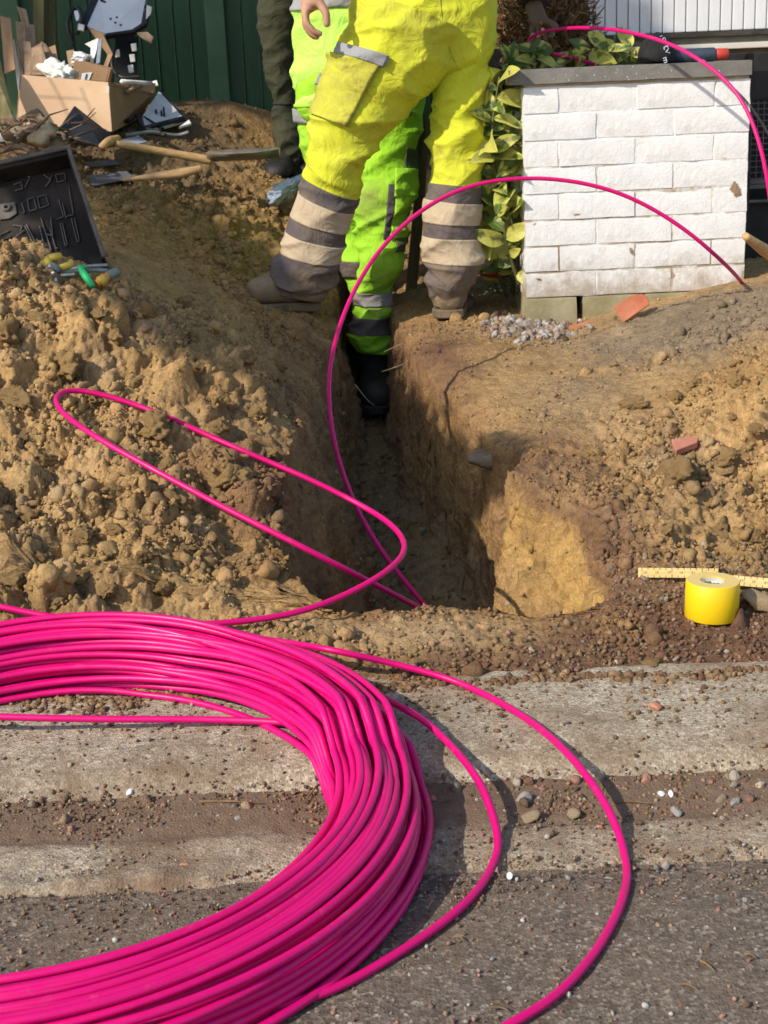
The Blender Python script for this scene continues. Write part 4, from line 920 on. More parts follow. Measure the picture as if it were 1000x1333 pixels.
brn = worn('dry_branch', (.09, .05, .03), (.17, .10, .06), 20, .9, .1)
for i in range(9):
    e = cen+gB.normal(size=3)*R3*.45; tb = tube('branch', [gb, (Vector(gb)*.5+Vector(e)*.5)+Vector((random.uniform(-.04, .04), 0, .1)), Vector(e)+Vector((0, 0, .15))], [.011, .007, .003], brn, n=14, ns=6); tb.parent = bush; tb.matrix_parent_inverse = Matrix.Translation(-gb)

# ================================================================== white clad house behind
HY = 7.6
hb = P(850, 45, HY); z_s0 = P(870, 42.5, HY).z; house = empty('house', (1.2, HY+.2, .1), 'house front with white upright cladding boards above a dark plinth', 'house')
HO = -Vector(house.location)
side_m = worn('white_cladding', (.70, .71, .72), (.78, .785, .79), 6, .55, .35, .15, 40, sc3=(4, 4, .6))
x0h = P(640, 40, HY).x; bw = P(920, 40, HY).x-P(905, 40, HY).x
i = 0; xb = x0h-.7
while xb < 3.4:
    bm = bmesh.new(); box_bm(bm, (0, 0, 0), (bw-.005, .022, 1.9), bevel=.004); o = obj_bm('siding_board', bm, side_m, house); o.location = Vector((xb+bw/2, HY+.012+random.uniform(0, .002), z_s0+.95))+HO; xb += bw; i += 1
def hbox(name, c, s, mat, bev=.004):
    bm = bmesh.new(); box_bm(bm, c, s, bevel=bev); bmesh.ops.translate(bm, verts=bm.verts, vec=HO); return obj_bm(name, bm, mat, house)
dkw = worn('dark_trim', (.045, .04, .032), (.085, .075, .06), 10, .8, .2, .3); cream = worn('pale_sill', (.60, .56, .48), (.70, .66, .58), 8, .7, .25, .2); brownw = worn('brown_plinth', (.10, .085, .065), (.16, .135, .10), 5, .85, .15, .4)
zz = lambda v: P(940, v, HY).z
hbox('wall', (1.2, HY+.13, 1.35), (4.6, .20, 2.7), worn('house_wall', (.30, .28, .25), (.4, .38, .35), 4, .9, .1, .3))
hbox('drip_trim', (1.2, HY-.005, (zz(41)+zz(47))/2), (4.6, .07, zz(40.5)-zz(47)), dkw)
hbox('band', (1.2, HY+.005, (zz(47)+zz(56))/2), (4.6, .04, zz(47)-zz(56)-.001), worn('grey_band', (.16, .15, .12), (.22, .2, .165), 6, .8, .2, .3))
hbox('sill', (1.2, HY-.01, (zz(56)+zz(64))/2), (4.6, .07, zz(56)-zz(64)-.001), cream)
hbox('plinth', (1.2, HY+.012, (zz(64)-.1)/2+.0), (4.6, .03, zz(64)+.1), brownw)
hbox('eave', (1.2, HY-.24, z_s0+2.0), (4.6, .55, .12), dkw); 
# window over the cladding stays above the frame; roof
bm = bmesh.new(); box_bm(bm, (1.2, HY+.6, z_s0+2.55), (4.8, 2.4, .12), rot=Matrix.Rotation(R(24), 3, 'X')); bmesh.ops.translate(bm, verts=bm.verts, vec=HO); obj_bm('roof', bm, worn('roof_tile', (.20, .09, .06), (.28, .13, .09), 6, .9, .1, .4), house)

# ================================================================== wire cage and tool right of the pillar
cageY = 4.75
ck = worn('dark_metal', (.018, .015, .014), (.035, .03, .027), 12, .6, .35, .2); wire = worn('dull_wire', (.10, .09, .09), (.16, .15, .145), 12, .5, .4, 0, metal=.4)
cx0, cx1 = P(966, 300, cageY).x, P(966, 300, cageY).x+.75
cage = empty('wire_cage', ((cx0+cx1)/2, cageY+.2, .0), 'dark metal cage with a square wire mesh front behind the pillar', 'cage'); CO = -Vector(cage.location)
def cbox(name, c, s, mat=ck, bev=.003):
    bm = bmesh.new(); box_bm(bm, c, s, bevel=bev); bmesh.ops.translate(bm, verts=bm.verts, vec=CO); return obj_bm(name, bm, mat, cage)
zc = lambda v: P(985, v, cageY).z
cbox('back_panel', ((cx0+cx1)/2, cageY+.42, (zc(90))/2), (cx1-cx0, .02, zc(90)+.1)); cbox('side_panel', (cx0+.01, cageY+.2, zc(90)/2), (.018, .42, zc(90)+.1)); cbox('side_panel', (cx1-.01, cageY+.2, zc(90)/2), (.018, .42, zc(90)+.1))
for (v0, v1, nm) in ((92, 130, 'top_panel'), (233, 240, 'rail'), (240, 246, 'rail'), (260, 264, 'rail'), (340, 346, 'rail')):
    cbox(nm, ((cx0+cx1)/2, cageY+(.01 if nm == 'rail' else .02), (zc(v0)+zc(v1))/2), (cx1-cx0, .025 if nm == 'rail' else .02, zc(v0)-zc(v1)), wire if nm == 'rail' else ck)
cbox('lower_panel', ((cx0+cx1)/2, cageY+.06, (zc(265)+zc(338))/2), (cx1-cx0-.04, .02, zc(265)-zc(338)))
step = (P(985, 130, cageY).x-P(978, 130, cageY).x)
bm = bmesh.new(); xx_ = cx0+.02
while xx_ < cx1-.02: box_bm(bm, (xx_, cageY, (zc(131)+zc(233))/2), (.0025, .0025, zc(131)-zc(233))); xx_ += step*1.15
z_ = zc(232)
while z_ < zc(132): box_bm(bm, ((cx0+cx1)/2, cageY+.003, z_), (cx1-cx0-.03, .0025, .0025)); z_ += step*1.05
bmesh.ops.translate(bm, verts=bm.verts, vec=CO); o = obj_bm('wire_mesh', bm, wire, cage); o['kind'] = 'stuff'
cbox('red_box', ((cx0+.22), cageY+.12, (zc(300)+zc(338))/2), (.3, .1, zc(300)-zc(338)), worn('dark_red', (.16, .025, .018), (.24, .04, .03), 10, .6, .3, .1))
wood = worn('handle_wood', (.42, .25, .11), (.56, .36, .17), 12, .6, .3, .25, 60, sc3=(1, 8, 8))
hpts = [P(970, 307, 3.82), P(985, 318, 3.85), P(1010, 335, 3.92), P(1100, 392, 4.1)]
tag(tube('wooden_pole', hpts, [.010, .0165, .018, .017, .017, .017], wood, n=50, ns=14), 'rounded wooden tool handle leaning in at the right edge by the pillar', 'tool handle')
# ================================================================== added unseen tree: its crown shades the fence, a low bough the trench
shade_leaf = worn('tree_leaf', (.035, .06, .015), (.08, .11, .03), 5, .6, .3, 0)
bark = worn('bark', (.10, .075, .05), (.19, .15, .10), 9, .9, .1, .6, 30, sc3=(3, 3, .7))
sH = Vector((math.sin(SUN_AZ), math.cos(SUN_AZ), 0)); aH = Vector((math.cos(SUN_AZ), -math.sin(SUN_AZ), 0)); tE, cE, sE = math.tan(SUN_EL), math.cos(SUN_EL), math.sin(SUN_EL)
def in_light(a, b, s):
    """a place that lies on the sun ray (a across, b up the light plane), s along the light"""
    q = aH*a + sH*s; q.z = (b - s*sE)/cE; return q
tree_base = Vector((-3.5, 3.4, .15))
tree = empty('added_shade_tree', tree_base, 'added leafy tree out of view, shading the fence and trench', 'tree'); TO = -tree_base
gT = np.random.default_rng(8)
def leaves_at(pos, size, g):
    n = len(pos); d = g.normal(size=(n, 3)); d /= np.linalg.norm(d, axis=1, keepdims=True); e = np.cross(d, g.normal(size=(n, 3))); e /= np.linalg.norm(e, axis=1, keepdims=True)
    s = size*(.6+.8*g.random((n, 1)))
    return np.stack([pos-d*s, pos+e*s*.45, pos+d*s, pos-e*s*.45], 1).reshape(-1, 3)
def up_sun(T, s=-.55):
    """the place up the sun ray from a spot T on the ground, at s along the light's heading"""
    T = Vector(T); return T - SUNV*((T.dot(sH)-s)/cE)
bough = [up_sun(T) for T in ((.255, 3.0, -.10), (.16, 3.06, -.10), (.0, 3.1, -.06), (-.17, 3.3, .02), (-.24, 3.7, .05), (-.42, 4.05, .2), (-.65, 4.35, .35), (-.85, 4.5, .45))]
Bc = spline(bough, 200); k = (gT.random(4000)**1.5*199).astype(int); rad = np.interp(k, [0, 30, 120, 199], [.035, .08, .09, .14])
posb = Bc[k] + gT.normal(size=(len(k), 3))*rad[:, None]*.55
crown_c = np.array(up_sun((-.95, 6.3, 1.65), -1.6)[:]); dn = gT.normal(size=(9000, 3)); dn /= np.linalg.norm(dn, axis=1, keepdims=True)
posc = crown_c + dn*(gT.random((9000, 1))**.45)*np.array([1.0, 1.1, 1.2])*(1+.25*fbm(dn*2.2, 3))[:, None]
posc = posc[fbm(posc*2.4, 3) > -.30]
crown_m = fast_mesh('crown', np.concatenate([leaves_at(posb, .035, gT), leaves_at(posc, .085, gT)])-np.array(tree_base[:]), np.arange((len(posb)+len(posc))*4).reshape(-1, 4)); o = link('crown', crown_m, shade_leaf, tree, smooth=False); o['kind'] = 'stuff'
def tpart(name, pts, rad, n=30, ns=10):
    o = tube(name, pts, rad, bark, None, n=n, ns=ns); o.parent = tree; o.matrix_parent_inverse = Matrix.Translation(TO); return o
tpart('trunk', [tree_base-Vector((0, 0, .3)), tree_base+Vector((.05, .1, 1.2)), tree_base+Vector((-.1, .25, 2.6)), Vector(crown_c)], [.14, .12, .10, .05])
tpart('branch', [tree_base+Vector((.04, .1, 1.3)), Vector(Bc[190]), Vector(Bc[120]), Vector(Bc[40]), Vector(Bc[5])], [.05, .03, .02, .012, .006], 60, 8)
for q in ((-.7, .4, 1.0), (.5, .6, 1.1), (.3, -.6, 1.3), (-.5, -.6, .8)): tpart('branch', [tree_base+Vector((-.08, .2, 2.2)), Vector(crown_c)+Vector((q[0]*.5, q[1]*.5, -.4)), Vector(crown_c)+Vector(q)], [.05, .035, .012])

# ================================================================== green slat fence
FY = 6.25
gm = worn('green_paint', (.010, .050, .016), (.020, .080, .026), 5, .5, .4, .15, 30, sc3=(3, 3, .5))
gm2 = worn('green_paint_pale', (.05, .11, .05), (.08, .15, .07), 5, .55, .35, .15, 30)
gm3 = worn('green_paint_worn', (.025, .065, .03), (.06, .10, .055), 9, .55, .35, .15, 30)
fence = empty('slat_fence', (-.7, FY, .35), 'dark green upright slat fence behind the rubbish heap', 'fence'); FO = -Vector(fence.location)
pw = P(228, 50, FY).x-P(206, 50, FY).x; xf = P(206, 50, FY).x
ks = range(-15, 34)
for k in ks:
    x_ = xf+k*pw; 
    if x_ > P(660, 20, FY).x: break
    post = k in (3, 14, -9)
    bm = bmesh.new(); box_bm(bm, (0, 0, 0), ((pw-.0012) if not post else pw+.01, .02 if not post else .06, 1.75), bevel=.003)
    o = obj_bm('post' if post else 'slat', bm, gm2 if post else gm, fence); o.location = Vector((x_+pw/2, FY-(.02 if post else 0)+random.uniform(-.002, .002), .35+.87))+FO
    if not post:
        bm = bmesh.new(); box_bm(bm, (0, 0, 0), (.005, .012, 1.75)); o = obj_bm('edge_strip', bm, gm3, o); o.location = (pw/2-.003, -.012, 0)
for zr in (.62, 1.05, 1.75):
    bm = bmesh.new(); box_bm(bm, (0, 0, 0), (3.4, .03, .06), bevel=.003); o = obj_bm('rail', bm, gm, fence); o.location = Vector((-.75, FY+.03, zr))+FO

# chain link fence outside the picture on the left: throws its mesh on the cardboard box
galv = worn('galvanised', (.30, .30, .30), (.42, .42, .42), 20, .45, .5, 0, metal=.6)
cl = empty('chain_link_fence', (-1.86, 4.7, .2), 'sagging chain link fence at the left of the rubbish heap', 'fence'); CLO = -Vector(cl.location)
bm = bmesh.new(); Vs, Fs = [], []
for i in range(-14, 16):
    for sgn in (1, -1):
        y0 = 4.5+i*.13; pts_ = []
        for t in np.linspace(0, 1.15, 14): 
            yq = y0+sgn*(t-.55)*.9
            if 4.05 < yq < 5.25: pts_.append((-1.86+.012*sgn+.03*math.sin(7*yq+3*t), yq, .38+t))
        if len(pts_) > 2:
            v_, f_ = tube_arrays(np.array(pts_), .0021, 5); Fs += [tuple(np.array(q)+len(Vs)) for q in f_]; Vs += list(v_)
o = obj_pd('wire_mesh', np.array(Vs)+np.array(CLO[:]), Fs, galv, cl); o['kind'] = 'stuff'
for yq in (4.05, 5.28):
    o = tube('post', [(-1.86, yq, -.1), (-1.86, yq, .6), (-1.86, yq, 1.6)], .025, galv, None, n=8, ns=12); o.parent = cl; o.matrix_parent_inverse = Matrix.Translation(CLO)

# ================================================================== rubbish heap: boxes, boards, sheets
card = worn('cardboard', (.60, .39, .24), (.68, .46, .29), 6, .8, .2, .15, 40); card2 = worn('cardboard_dark', (.33, .20, .11), (.42, .26, .15), 6, .8, .2, .2, 40)
board_m = worn('board', (.25, .165, .10), (.36, .25, .16), 10, .8, .2, .3, 40, sc3=(5, 5, .7)); whitep = worn('white_panel', (.62, .62, .62), (.72, .72, .72), 5, .45, .4, .05); blackp = worn('black_plastic', (.012, .012, .012), (.025, .024, .023), 8, .45, .4, .1)
paper = worn('paper', (.66, .63, .56), (.78, .76, .70), 9, .7, .2, .2)
olive = worn('weathered_post', (.13, .11, .05), (.22, .19, .09), 6, .85, .15, .4, 40, sc3=(5, 5, .6))
def poly(name, px, thick, mat, label=None, cat=None, parent=None, bev=.001, group=None):
    """px: (u, v, D) corners of a board seen from the camera, given thickness away from the camera"""
    pts = [P(*q) for q in px]; bm = bmesh.new(); n = Vector((0, 0, 0))
    for i in range(1, len(pts)-1): n += (pts[i]-pts[0]).cross(pts[i+1]-pts[0])
    n.normalize()
    if n.dot(CF) < 0: n = -n
    a = [bm.verts.new(q) for q in pts]; b = [bm.verts.new(q+n*thick) for q in pts]; k = len(a)
    bm.faces.new(a); bm.faces.new(b[::-1])
    for i in range(k): bm.faces.new((a[i], b[i], b[(i+1) % k], a[(i+1) % k]))
    bmesh.ops.recalc_face_normals(bm, faces=bm.faces)
    if bev: bmesh.ops.bevel(bm, geom=list(bm.edges), offset=bev, segments=1, affect='EDGES')
    o = obj_bm(name, bm, mat)
    if parent: o.parent = parent; o.matrix_parent_inverse = Matrix.Translation(-Vector(parent.location))
    return tag(o, label, cat, group)
bx = empty('cardboard_box', P(90, 172, 5.1), 'large open cardboard box, its front in the sun', 'box')
poly('front_panel', [(28, 97, 4.96), (141, 107, 4.96), (146, 171, 4.92), (60, 172, 4.92), (22, 166, 4.92)], .006, card, parent=bx)
poly('side_panel', [(141.5, 107, 4.965), (202, 121, 5.42), (184, 152, 5.36), (147, 171, 4.93)], .006, card2, parent=bx)  # shaded side gets the darker cardboard: shade painted into its colour
poly('back_panel', [(75, 97, 5.44), (200, 119, 5.43), (184, 152, 5.37), (70, 150, 5.38)], .006, card2, parent=bx)
poly('side_panel', [(28, 97.5, 4.97), (75, 97, 5.43), (70, 150, 5.37), (23, 166, 4.93)], .006, card2, parent=bx)
poly('bottom_panel', [(24, 165, 4.94), (146, 170, 4.94), (184, 151, 5.36), (70, 150, 5.37)], .006, card2, parent=bx)
poly('flap', [(141, 106, 4.97), (202, 120, 5.42), (203, 108, 5.40), (172, 112, 5.2)], .004, card, parent=bx)
poly('tape_strip', [(138, 112, 4.953), (142, 112, 4.953), (142, 123, 4.951), (138, 122, 4.951)], .001, paper, parent=bx, bev=0)
bx2 = empty('cardboard_box', P(115, 92, 5.25), 'small open cardboard box standing in the large box', 'box')
poly('front_panel', [(97, 78, 5.2), (142, 90, 5.2), (138, 106, 5.2), (93, 102, 5.2)], .005, card2, parent=bx2); poly('back_panel', [(104, 78, 5.38), (146, 88, 5.38), (142, 108, 5.38), (99, 104, 5.38)], .005, card2, parent=bx2)
poly('side_panel', [(142.4, 90, 5.2), (146, 88, 5.39), (142, 108, 5.39), (138.4, 106, 5.2)], .005, card2, parent=bx2); poly('shipping_label', [(107, 95, 5.197), (120, 94, 5.197), (116, 104, 5.197), (105, 104, 5.197)], .001, paper, parent=bx2, bev=0)
poly('address_mark', [(112, 96, 5.195), (114, 96, 5.195), (112, 103, 5.195), (110, 103, 5.195)], .0005, worn('print_blue', (.05, .07, .25), (.08, .1, .3), 9, .7, .2, 0), parent=bx2, bev=0)
poly('cardboard_sheet', [(116, 38, 5.45), (133, 42, 5.45), (147, 70, 5.45), (139, 90, 5.42), (134, 88, 5.42), (140, 71, 5.45)], .006, card2, 'bent cardboard sheet sticking up behind the small box', 'cardboard')
poly('white_sheet', [(110, 57, 5.32), (128, 49, 5.32), (125, 67, 5.3), (120, 84, 5.3), (117, 82, 5.3), (118, 62, 5.32)], .004, paper, 'crumpled white sheet in the big cardboard box', 'sheet')
poly('metal_strip', [(128, 51, 5.28), (133, 51, 5.28), (130, 82, 5.28), (125, 83, 5.28)], .008, worn('grey_blue_metal', (.25, .29, .34), (.4, .44, .5), 12, .4, .5, .1), 'blue grey metal strip leaning in the big cardboard box', 'strip')
V, F = rock(4, 901, 9, .6, .8, .1); o = obj_pd('paper_ball', V*np.array([.055, .045, .05]), F, paper); o.location = P(79, 97, 5.06); tag(o, 'crumpled cream paper bulging over the front of the cardboard box', 'paper')
V, F = rock(4, 902, 9, .6, .8, .1); o = obj_pd('paper_ball', V*np.array([.03, .03, .022]), F, whitep); o.location = P(108, 75, 5.3); tag(o, 'small white crumpled wrapper on the small box', 'paper')
for i, (pp, lab) in enumerate((((150, 112, 5.1, 176, 118, 5.3), 'first brown lath in the open box'), ((158, 106, 5.15, 198, 109, 5.3), 'pale lath across the top of the open box'), ((165, 120, 5.1, 190, 108, 5.35), 'slanted dark lath in the open box'))):
    tag(tube('lath', [P(*pp[:3]), P(*pp[3:])], .008, board_m if i != 1 else paper, n=4, ns=4), lab, 'lath')
BD = [([(22, 8, 5.7), (34, 12, 5.7), (38, 30, 5.68), (40, 100, 5.6), (28, 100, 5.6), (27, 26, 5.68)], 'tall brown board offcut, topmost of the bundle'), ([(20, 27, 5.6), (33, 29, 5.6), (36, 100, 5.5), (27, 100, 5.5)], 'narrow brown board at the left of the bundle'), ([(37, 31, 5.62), (45, 32, 5.62), (50, 100, 5.52), (38, 100, 5.52)], 'square ended board in the middle of the bundle'),
      ([(29, 53, 5.5), (40, 54, 5.5), (46, 100, 5.42), (31, 100, 5.42)], 'short board before the middle of the bundle'), ([(41, 62, 5.45), (54, 55, 5.45), (66, 100, 5.38), (42, 100, 5.38)], 'dark wide board leaning in the bundle'), ([(53, 53, 5.5), (60, 57, 5.5), (83, 100, 5.42), (66, 100, 5.42)], 'slanting board at the right of the bundle'),
      ([(15, 50, 5.5), (18, 51, 5.5), (29, 100, 5.45), (30, 133, 5.42), (25, 130, 5.42)], 'thin pale batten at the left edge of the bundle'), ([(20, 51, 5.48), (23, 51, 5.48), (31, 98, 5.42), (27, 98, 5.42)], 'thin pinkish batten in the bundle')]
for px, lab in BD: poly('board', px, .012, board_m if 'pale' not in lab else paper, lab, 'board', group='boards leaning behind the box')
poly('fence_post', [(43, -60, 5.8), (57, -60, 5.8), (57, 100, 5.75), (44, 100, 5.75)], .09, olive, 'mossy square wooden post behind the boards', 'post')
poly('plank', [(57.5, -60, 5.9), (70, -60, 5.9), (74, 96, 5.8), (56, 96, 5.8)], .03, olive, 'upright weathered plank right of the mossy post', 'plank')
poly('plank', [(-20, 60, 4.9), (0, 78, 4.9), (20, 160, 4.75), (-8, 172, 4.75)], .03, olive, 'mossy plank leaning in at the left edge', 'plank')
shp = empty('white_cover', P(150, 20, 5.7), 'grey white plastic cover panel standing high on the rubbish heap', 'panel')
poly('cover', [(113, 33, 5.6), (131, -8, 5.75), (191, -8, 5.75), (189, 14, 5.72), (184, 30, 5.65), (172, 38, 5.62), (137, 43, 5.58)], .012, whitep, parent=shp)
poly('black_edge', [(100, 36, 5.59), (122, -8, 5.74), (131, -8, 5.745), (113, 33, 5.595)], .02, blackp, parent=shp); poly('black_edge', [(184, 30, 5.64), (190, 10, 5.7), (196, 10, 5.7), (191, 30, 5.64), (174, 41, 5.6), (137, 46, 5.57), (137, 43, 5.575), (172, 38, 5.61)], .02, blackp, parent=shp)
poly('black_rib', [(131, -2, 5.725), (187, 23, 5.67), (186, 26, 5.665), (130, 1, 5.715)], .01, blackp, parent=shp); poly('black_rib', [(168, -4, 5.735), (190, 6, 5.715), (190, 9, 5.71), (165, -3, 5.73)], .01, blackp, parent=shp)
poly('white_clip', [(102, 30, 5.57), (110, 32, 5.57), (109, 40, 5.56), (101, 38, 5.56)], .01, paper, parent=shp); poly('corner_bracket', [(191, 6, 5.66), (198, 9, 5.66), (196, 18, 5.65), (190, 25, 5.65)], .01, paper, parent=shp)
for (u, v) in ((144, 24), (152, 22), (150, 29), (157, 32)): poly('dark_hole', [(u-1.4, v-1, 5.598+.0), (u+1.4, v-1.2, 5.598), (u+1.4, v+1.2, 5.59), (u-1.2, v+1.2, 5.59)], .002, blackp, parent=shp, bev=0)
tag(shp)
sh2 = empty('white_cover', P(215, 160, 5.2), 'grey white plastic panel with black trim lying right of the cardboard box', 'panel')
poly('cover', [(186, 150, 5.18), (207, 118, 5.45), (243, 156, 5.3), (205, 167, 5.12), (190, 168, 5.1)], .012, whitep, parent=sh2)
poly('black_edge', [(207, 118, 5.445), (209, 117, 5.445), (247, 157, 5.29), (243, 157, 5.29)], .02, blackp, parent=sh2); poly('black_edge', [(241, 153, 5.285), (243, 158, 5.28), (186, 170, 5.08), (186, 168, 5.085), (205, 163, 5.11)], .012, blackp, parent=sh2); poly('black_rib', [(186, 150, 5.172), (189, 151, 5.17), (214, 166, 5.12), (209, 167, 5.12)], .008, blackp, parent=sh2)
poly('white_trim', [(233, 165, 5.17), (249, 160, 5.2), (246, 155, 5.24), (240, 160, 5.2)], .008, paper, parent=sh2)
for (u, v) in ((203, 143), (210, 144), (209, 150), (213, 140)): poly('dark_hole', [(u-1.2, v-1, 5.262), (u+1.2, v-1, 5.262), (u+1.2, v+1, 5.245), (u-1.2, v+1, 5.245)], .03, blackp, parent=sh2, bev=0)
poly('black_board', [(97, 137, 4.86), (149, 178, 4.80), (133, 190, 4.68), (72, 174, 4.72)], .008, blackp, 'black glossy board with a white scratch lying against the cardboard box', 'board')
poly('black_sheet', [(150, 40, 5.75), (180, 48, 5.75), (178, 112, 5.55), (150, 108, 5.55)], .01, blackp, 'black perforated sheet standing behind the open box', 'sheet')
for i, (u, v) in enumerate(((174, 62), (172, 76), (170, 90), (152, 70))): poly('white_scrap', [(u-4, v-5, 5.5), (u+3, v-6, 5.5), (u+4, v+4, 5.5), (u-2, v+5, 5.5)], .01, paper, 'white scrap on the black sheet, number %s from the top' % ('one', 'two', 'four', 'three')[i] if False else ('topmost', 'second', 'lowest', 'left')[i]+' white scrap on the black sheet', 'scrap')
poly('wood_scrap', [(178, 42, 5.6), (192, 41, 5.6), (200, 48, 5.58), (197, 55, 5.56), (184, 48, 5.58)], .008, board_m, 'pale wood scrap under the high white panel', 'scrap')
tgy0 = worn('hose_grey', (.12, .13, .13), (.2, .21, .21), 20, .5, .3, .05); gsl0 = worn('foil_grey', (.26, .27, .29), (.40, .41, .43), 12, .4, .4, .3)
# tangles of cable and more scraps
for i, (px, r_, mt, lab) in enumerate((([(150, 150, 5.2), (165, 158, 5.1), (178, 150, 5.1), (186, 165, 5.05), (200, 170, 5.0), (215, 176, 4.95)], .007, blackp, 'black hose end lying right of the cardboard box'), ([(95, 60, 5.6), (88, 30, 5.6), (98, 10, 5.65), (106, 20, 5.6), (100, 45, 5.6)], .008, blackp, 'black cable loop left of the high white panel'), ([(150, 60, 5.5), (146, 85, 5.5), (158, 100, 5.45), (182, 100, 5.45)], .007, blackp, 'black cable hanging before the black sheet'), ([(165, 176, 4.9), (195, 172, 4.95), (228, 176, 5.0), (246, 172, 5.0)], .006, tgy0, 'thin grey tube in front of the lower white panel'))):
    tag(tube('hose', [P(*q) for q in px], r_, mt, n=40, ns=8), lab, 'hose')
for px, mt, lab in (([(156, 182, 4.85), (180, 176, 4.95), (192, 184, 4.9), (170, 190, 4.82)], gsl0, 'grey foil scrap on the ground right of the black board'), ([(60, 62, 5.5), (72, 58, 5.5), (78, 92, 5.45), (66, 94, 5.45)], card2, 'small cardboard offcut behind the cream paper'), ([(86, 66, 5.5), (96, 64, 5.5), (99, 84, 5.45), (90, 88, 5.45)], board_m, 'brown chipboard offcut between the boards and the small box'), ([(96, 14, 5.62), (106, 12, 5.62), (108, 24, 5.6), (99, 27, 5.6)], whitep, 'pale plastic scrap at the top of the rubbish'), ([(0, 20, 5.5), (14, 24, 5.5), (20, 90, 5.4), (6, 96, 5.4)], card2, 'dark cardboard sheet at the left edge behind the boards'), ([(188, 108, 5.45), (204, 104, 5.45), (206, 110, 5.42), (191, 114, 5.42)], paper, 'pale torn flap on the far corner of the box')):
    poly('scrap', px, .006, mt, lab, 'scrap')
# roots and rubble left
rootb = worn('dead_root', (.11, .07, .045), (.24, .17, .11), 14, .9, .1, .6, 60)
RT = [([(22, 160, 4.75), (45, 150, 4.7), (65, 165, 4.65), (85, 178, 4.6)], .020, 'thick curved root lying at the left of the black board'), ([(-10, 163, 4.6), (15, 158, 4.6), (35, 172, 4.55), (50, 190, 4.5)], .018, 'knotted root in front of the cardboard box'), ([(0, 180, 4.5), (30, 178, 4.5), (60, 188, 4.5), (75, 184, 4.5)], .016, 'root stretching to the shovel grip'), ([(10, 190, 4.4), (40, 168, 4.45), (50, 160, 4.5)], .014, 'short root standing up in the tangle'), ([(-10, 200, 4.35), (20, 192, 4.35), (45, 196, 4.35), (70, 192, 4.4)], .013, 'thin root behind the tool case lid')]
for px, r_, lab in RT:
    Cn = spline([P(*q) for q in px], 60); V, F = tube_arrays(Cn, np.interp(np.linspace(0, 1, 60), [0, .3, .7, 1], [r_*.4, r_*.75, r_*.6, r_*.25]), 12); V = V + (fbm(V*30, 3)*r_*.7)[:, None]; tag(obj_pd('root', V, F, rootb), lab, 'root')
Vt, Ft = [], []
for i in range(46):
    a_ = P(random.uniform(-10, 95), random.uniform(160, 205), random.uniform(4.3, 4.7)); b_ = a_+Vector((random.uniform(-.12, .12), random.uniform(-.06, .06), random.uniform(-.03, .06))); v_, f_ = tube_arrays(np.array([list(a_), list(a_.lerp(b_, .5)+Vector((0, 0, random.uniform(-.02, .02)))), list(b_)]), [.0035, .0028, .0012], 5); Ft += [tuple(np.array(q)+len(Vt)) for q in f_]; Vt += list(v_)
tag(obj_pd('twigs', Vt, Ft, rootb), 'tangle of thin dead twigs behind the tool case', kind='stuff')
for i in range(9):
    V, F = rock(3, 930+i, 8, .45, .8); s = random.uniform(.018, .04); o = obj_pd('rubble_lump', V*s, F, rootb if i % 3 else stone_mat); o.location = P(4+8.5*i, random.uniform(168, 198), random.uniform(4.35, 4.6)); tag(o, ('first', 'second', 'third', 'fourth', 'fifth', 'sixth', 'seventh', 'eighth', 'ninth')[i]+' dark lump from the left in the root tangle behind the tool case', 'lump', 'lumps in the root tangle')
V, F = rock(2, 950, 8, .2, .6); o = obj_pd('paper_scrap', V*np.array([.03, .01, .02]), F, paper); o.location = P(6, 180, 4.4); tag(o, 'cream paper scrap in the root tangle at the left edge', 'scrap')
gsl = worn('grey_sheet', (.20, .20, .22), (.30, .30, .33), 8, .5, .3, .2)
for k, (px, lab) in enumerate((([(112, 232), (165, 226), (176, 235), (120, 246)], 'grey plastic sheet half buried right of the tool case lid'), ([(110, 214), (150, 211), (158, 217), (115, 221)], 'strip of grey plastic in the soil near the shovel grip'))):
    pts = [G(*q)+Vector((0, 0, .008)) for q in px]; bm = bmesh.new(); f_ = bm.faces.new([bm.verts.new(q) for q in pts]); bmesh.ops.solidify(bm, geom=[f_], thickness=.003); tag(obj_bm('plastic_sheet', bm, gsl), lab, 'sheet')

# ================================================================== shovel and spare handle
shovel = empty('shovel', P(210, 200, 4.75), 'shovel with a wooden T grip lying on the back soil heap', 'shovel'); SO = Matrix.Translation(-Vector(shovel.location))
def spart(o): o.parent = shovel; o.matrix_parent_inverse = SO; return o
spart(tube('shaft', [P(150, 187, 4.62), P(210, 197, 4.68), P(276, 209, 4.72)], [.0105, .0120, .0145], wood, n=30, ns=12))
spart(tube('grip', [P(132, 192, 4.58), P(140, 185, 4.60), P(154, 180, 4.66)], [.011, .0145, .011], wood, n=16, ns=12))
blade = worn('shovel_blade', (.17, .14, .10), (.30, .26, .20), 12, .55, .5, .3, 60, metal=.35)
V, F = [], []
for i in range(15):
    t = i/14; c = P(270+95*t, 207+6*t-5*t*t, 4.72); wv = .03+.085*min(1, t*3.2)*(1-.75*max(0, t-.75)/.25)
    for j in range(-4, 5):
        s = j/4; V.append(c+Vector((0, s*wv, .028*s*s-.012*(1-t)+.006)))
for i in range(14):
    for j in range(8): a_ = i*9+j; F.append((a_, a_+1, a_+10, a_+9))
o = obj_pd('blade', V, F, blade); md = o.modifiers.new('s', 'SOLIDIFY'); md.thickness = .003; spart(o)
spare = tag(tube('wooden_pole', [P(160, 234, 4.5), P(205, 229, 4.5), P(236, 225, 4.5), P(263, 219, 4.5)], [.005, .008, .013, .015, .010], wood, n=40, ns=12), 'loose wooden tool handle lying below the shovel', 'tool handle')
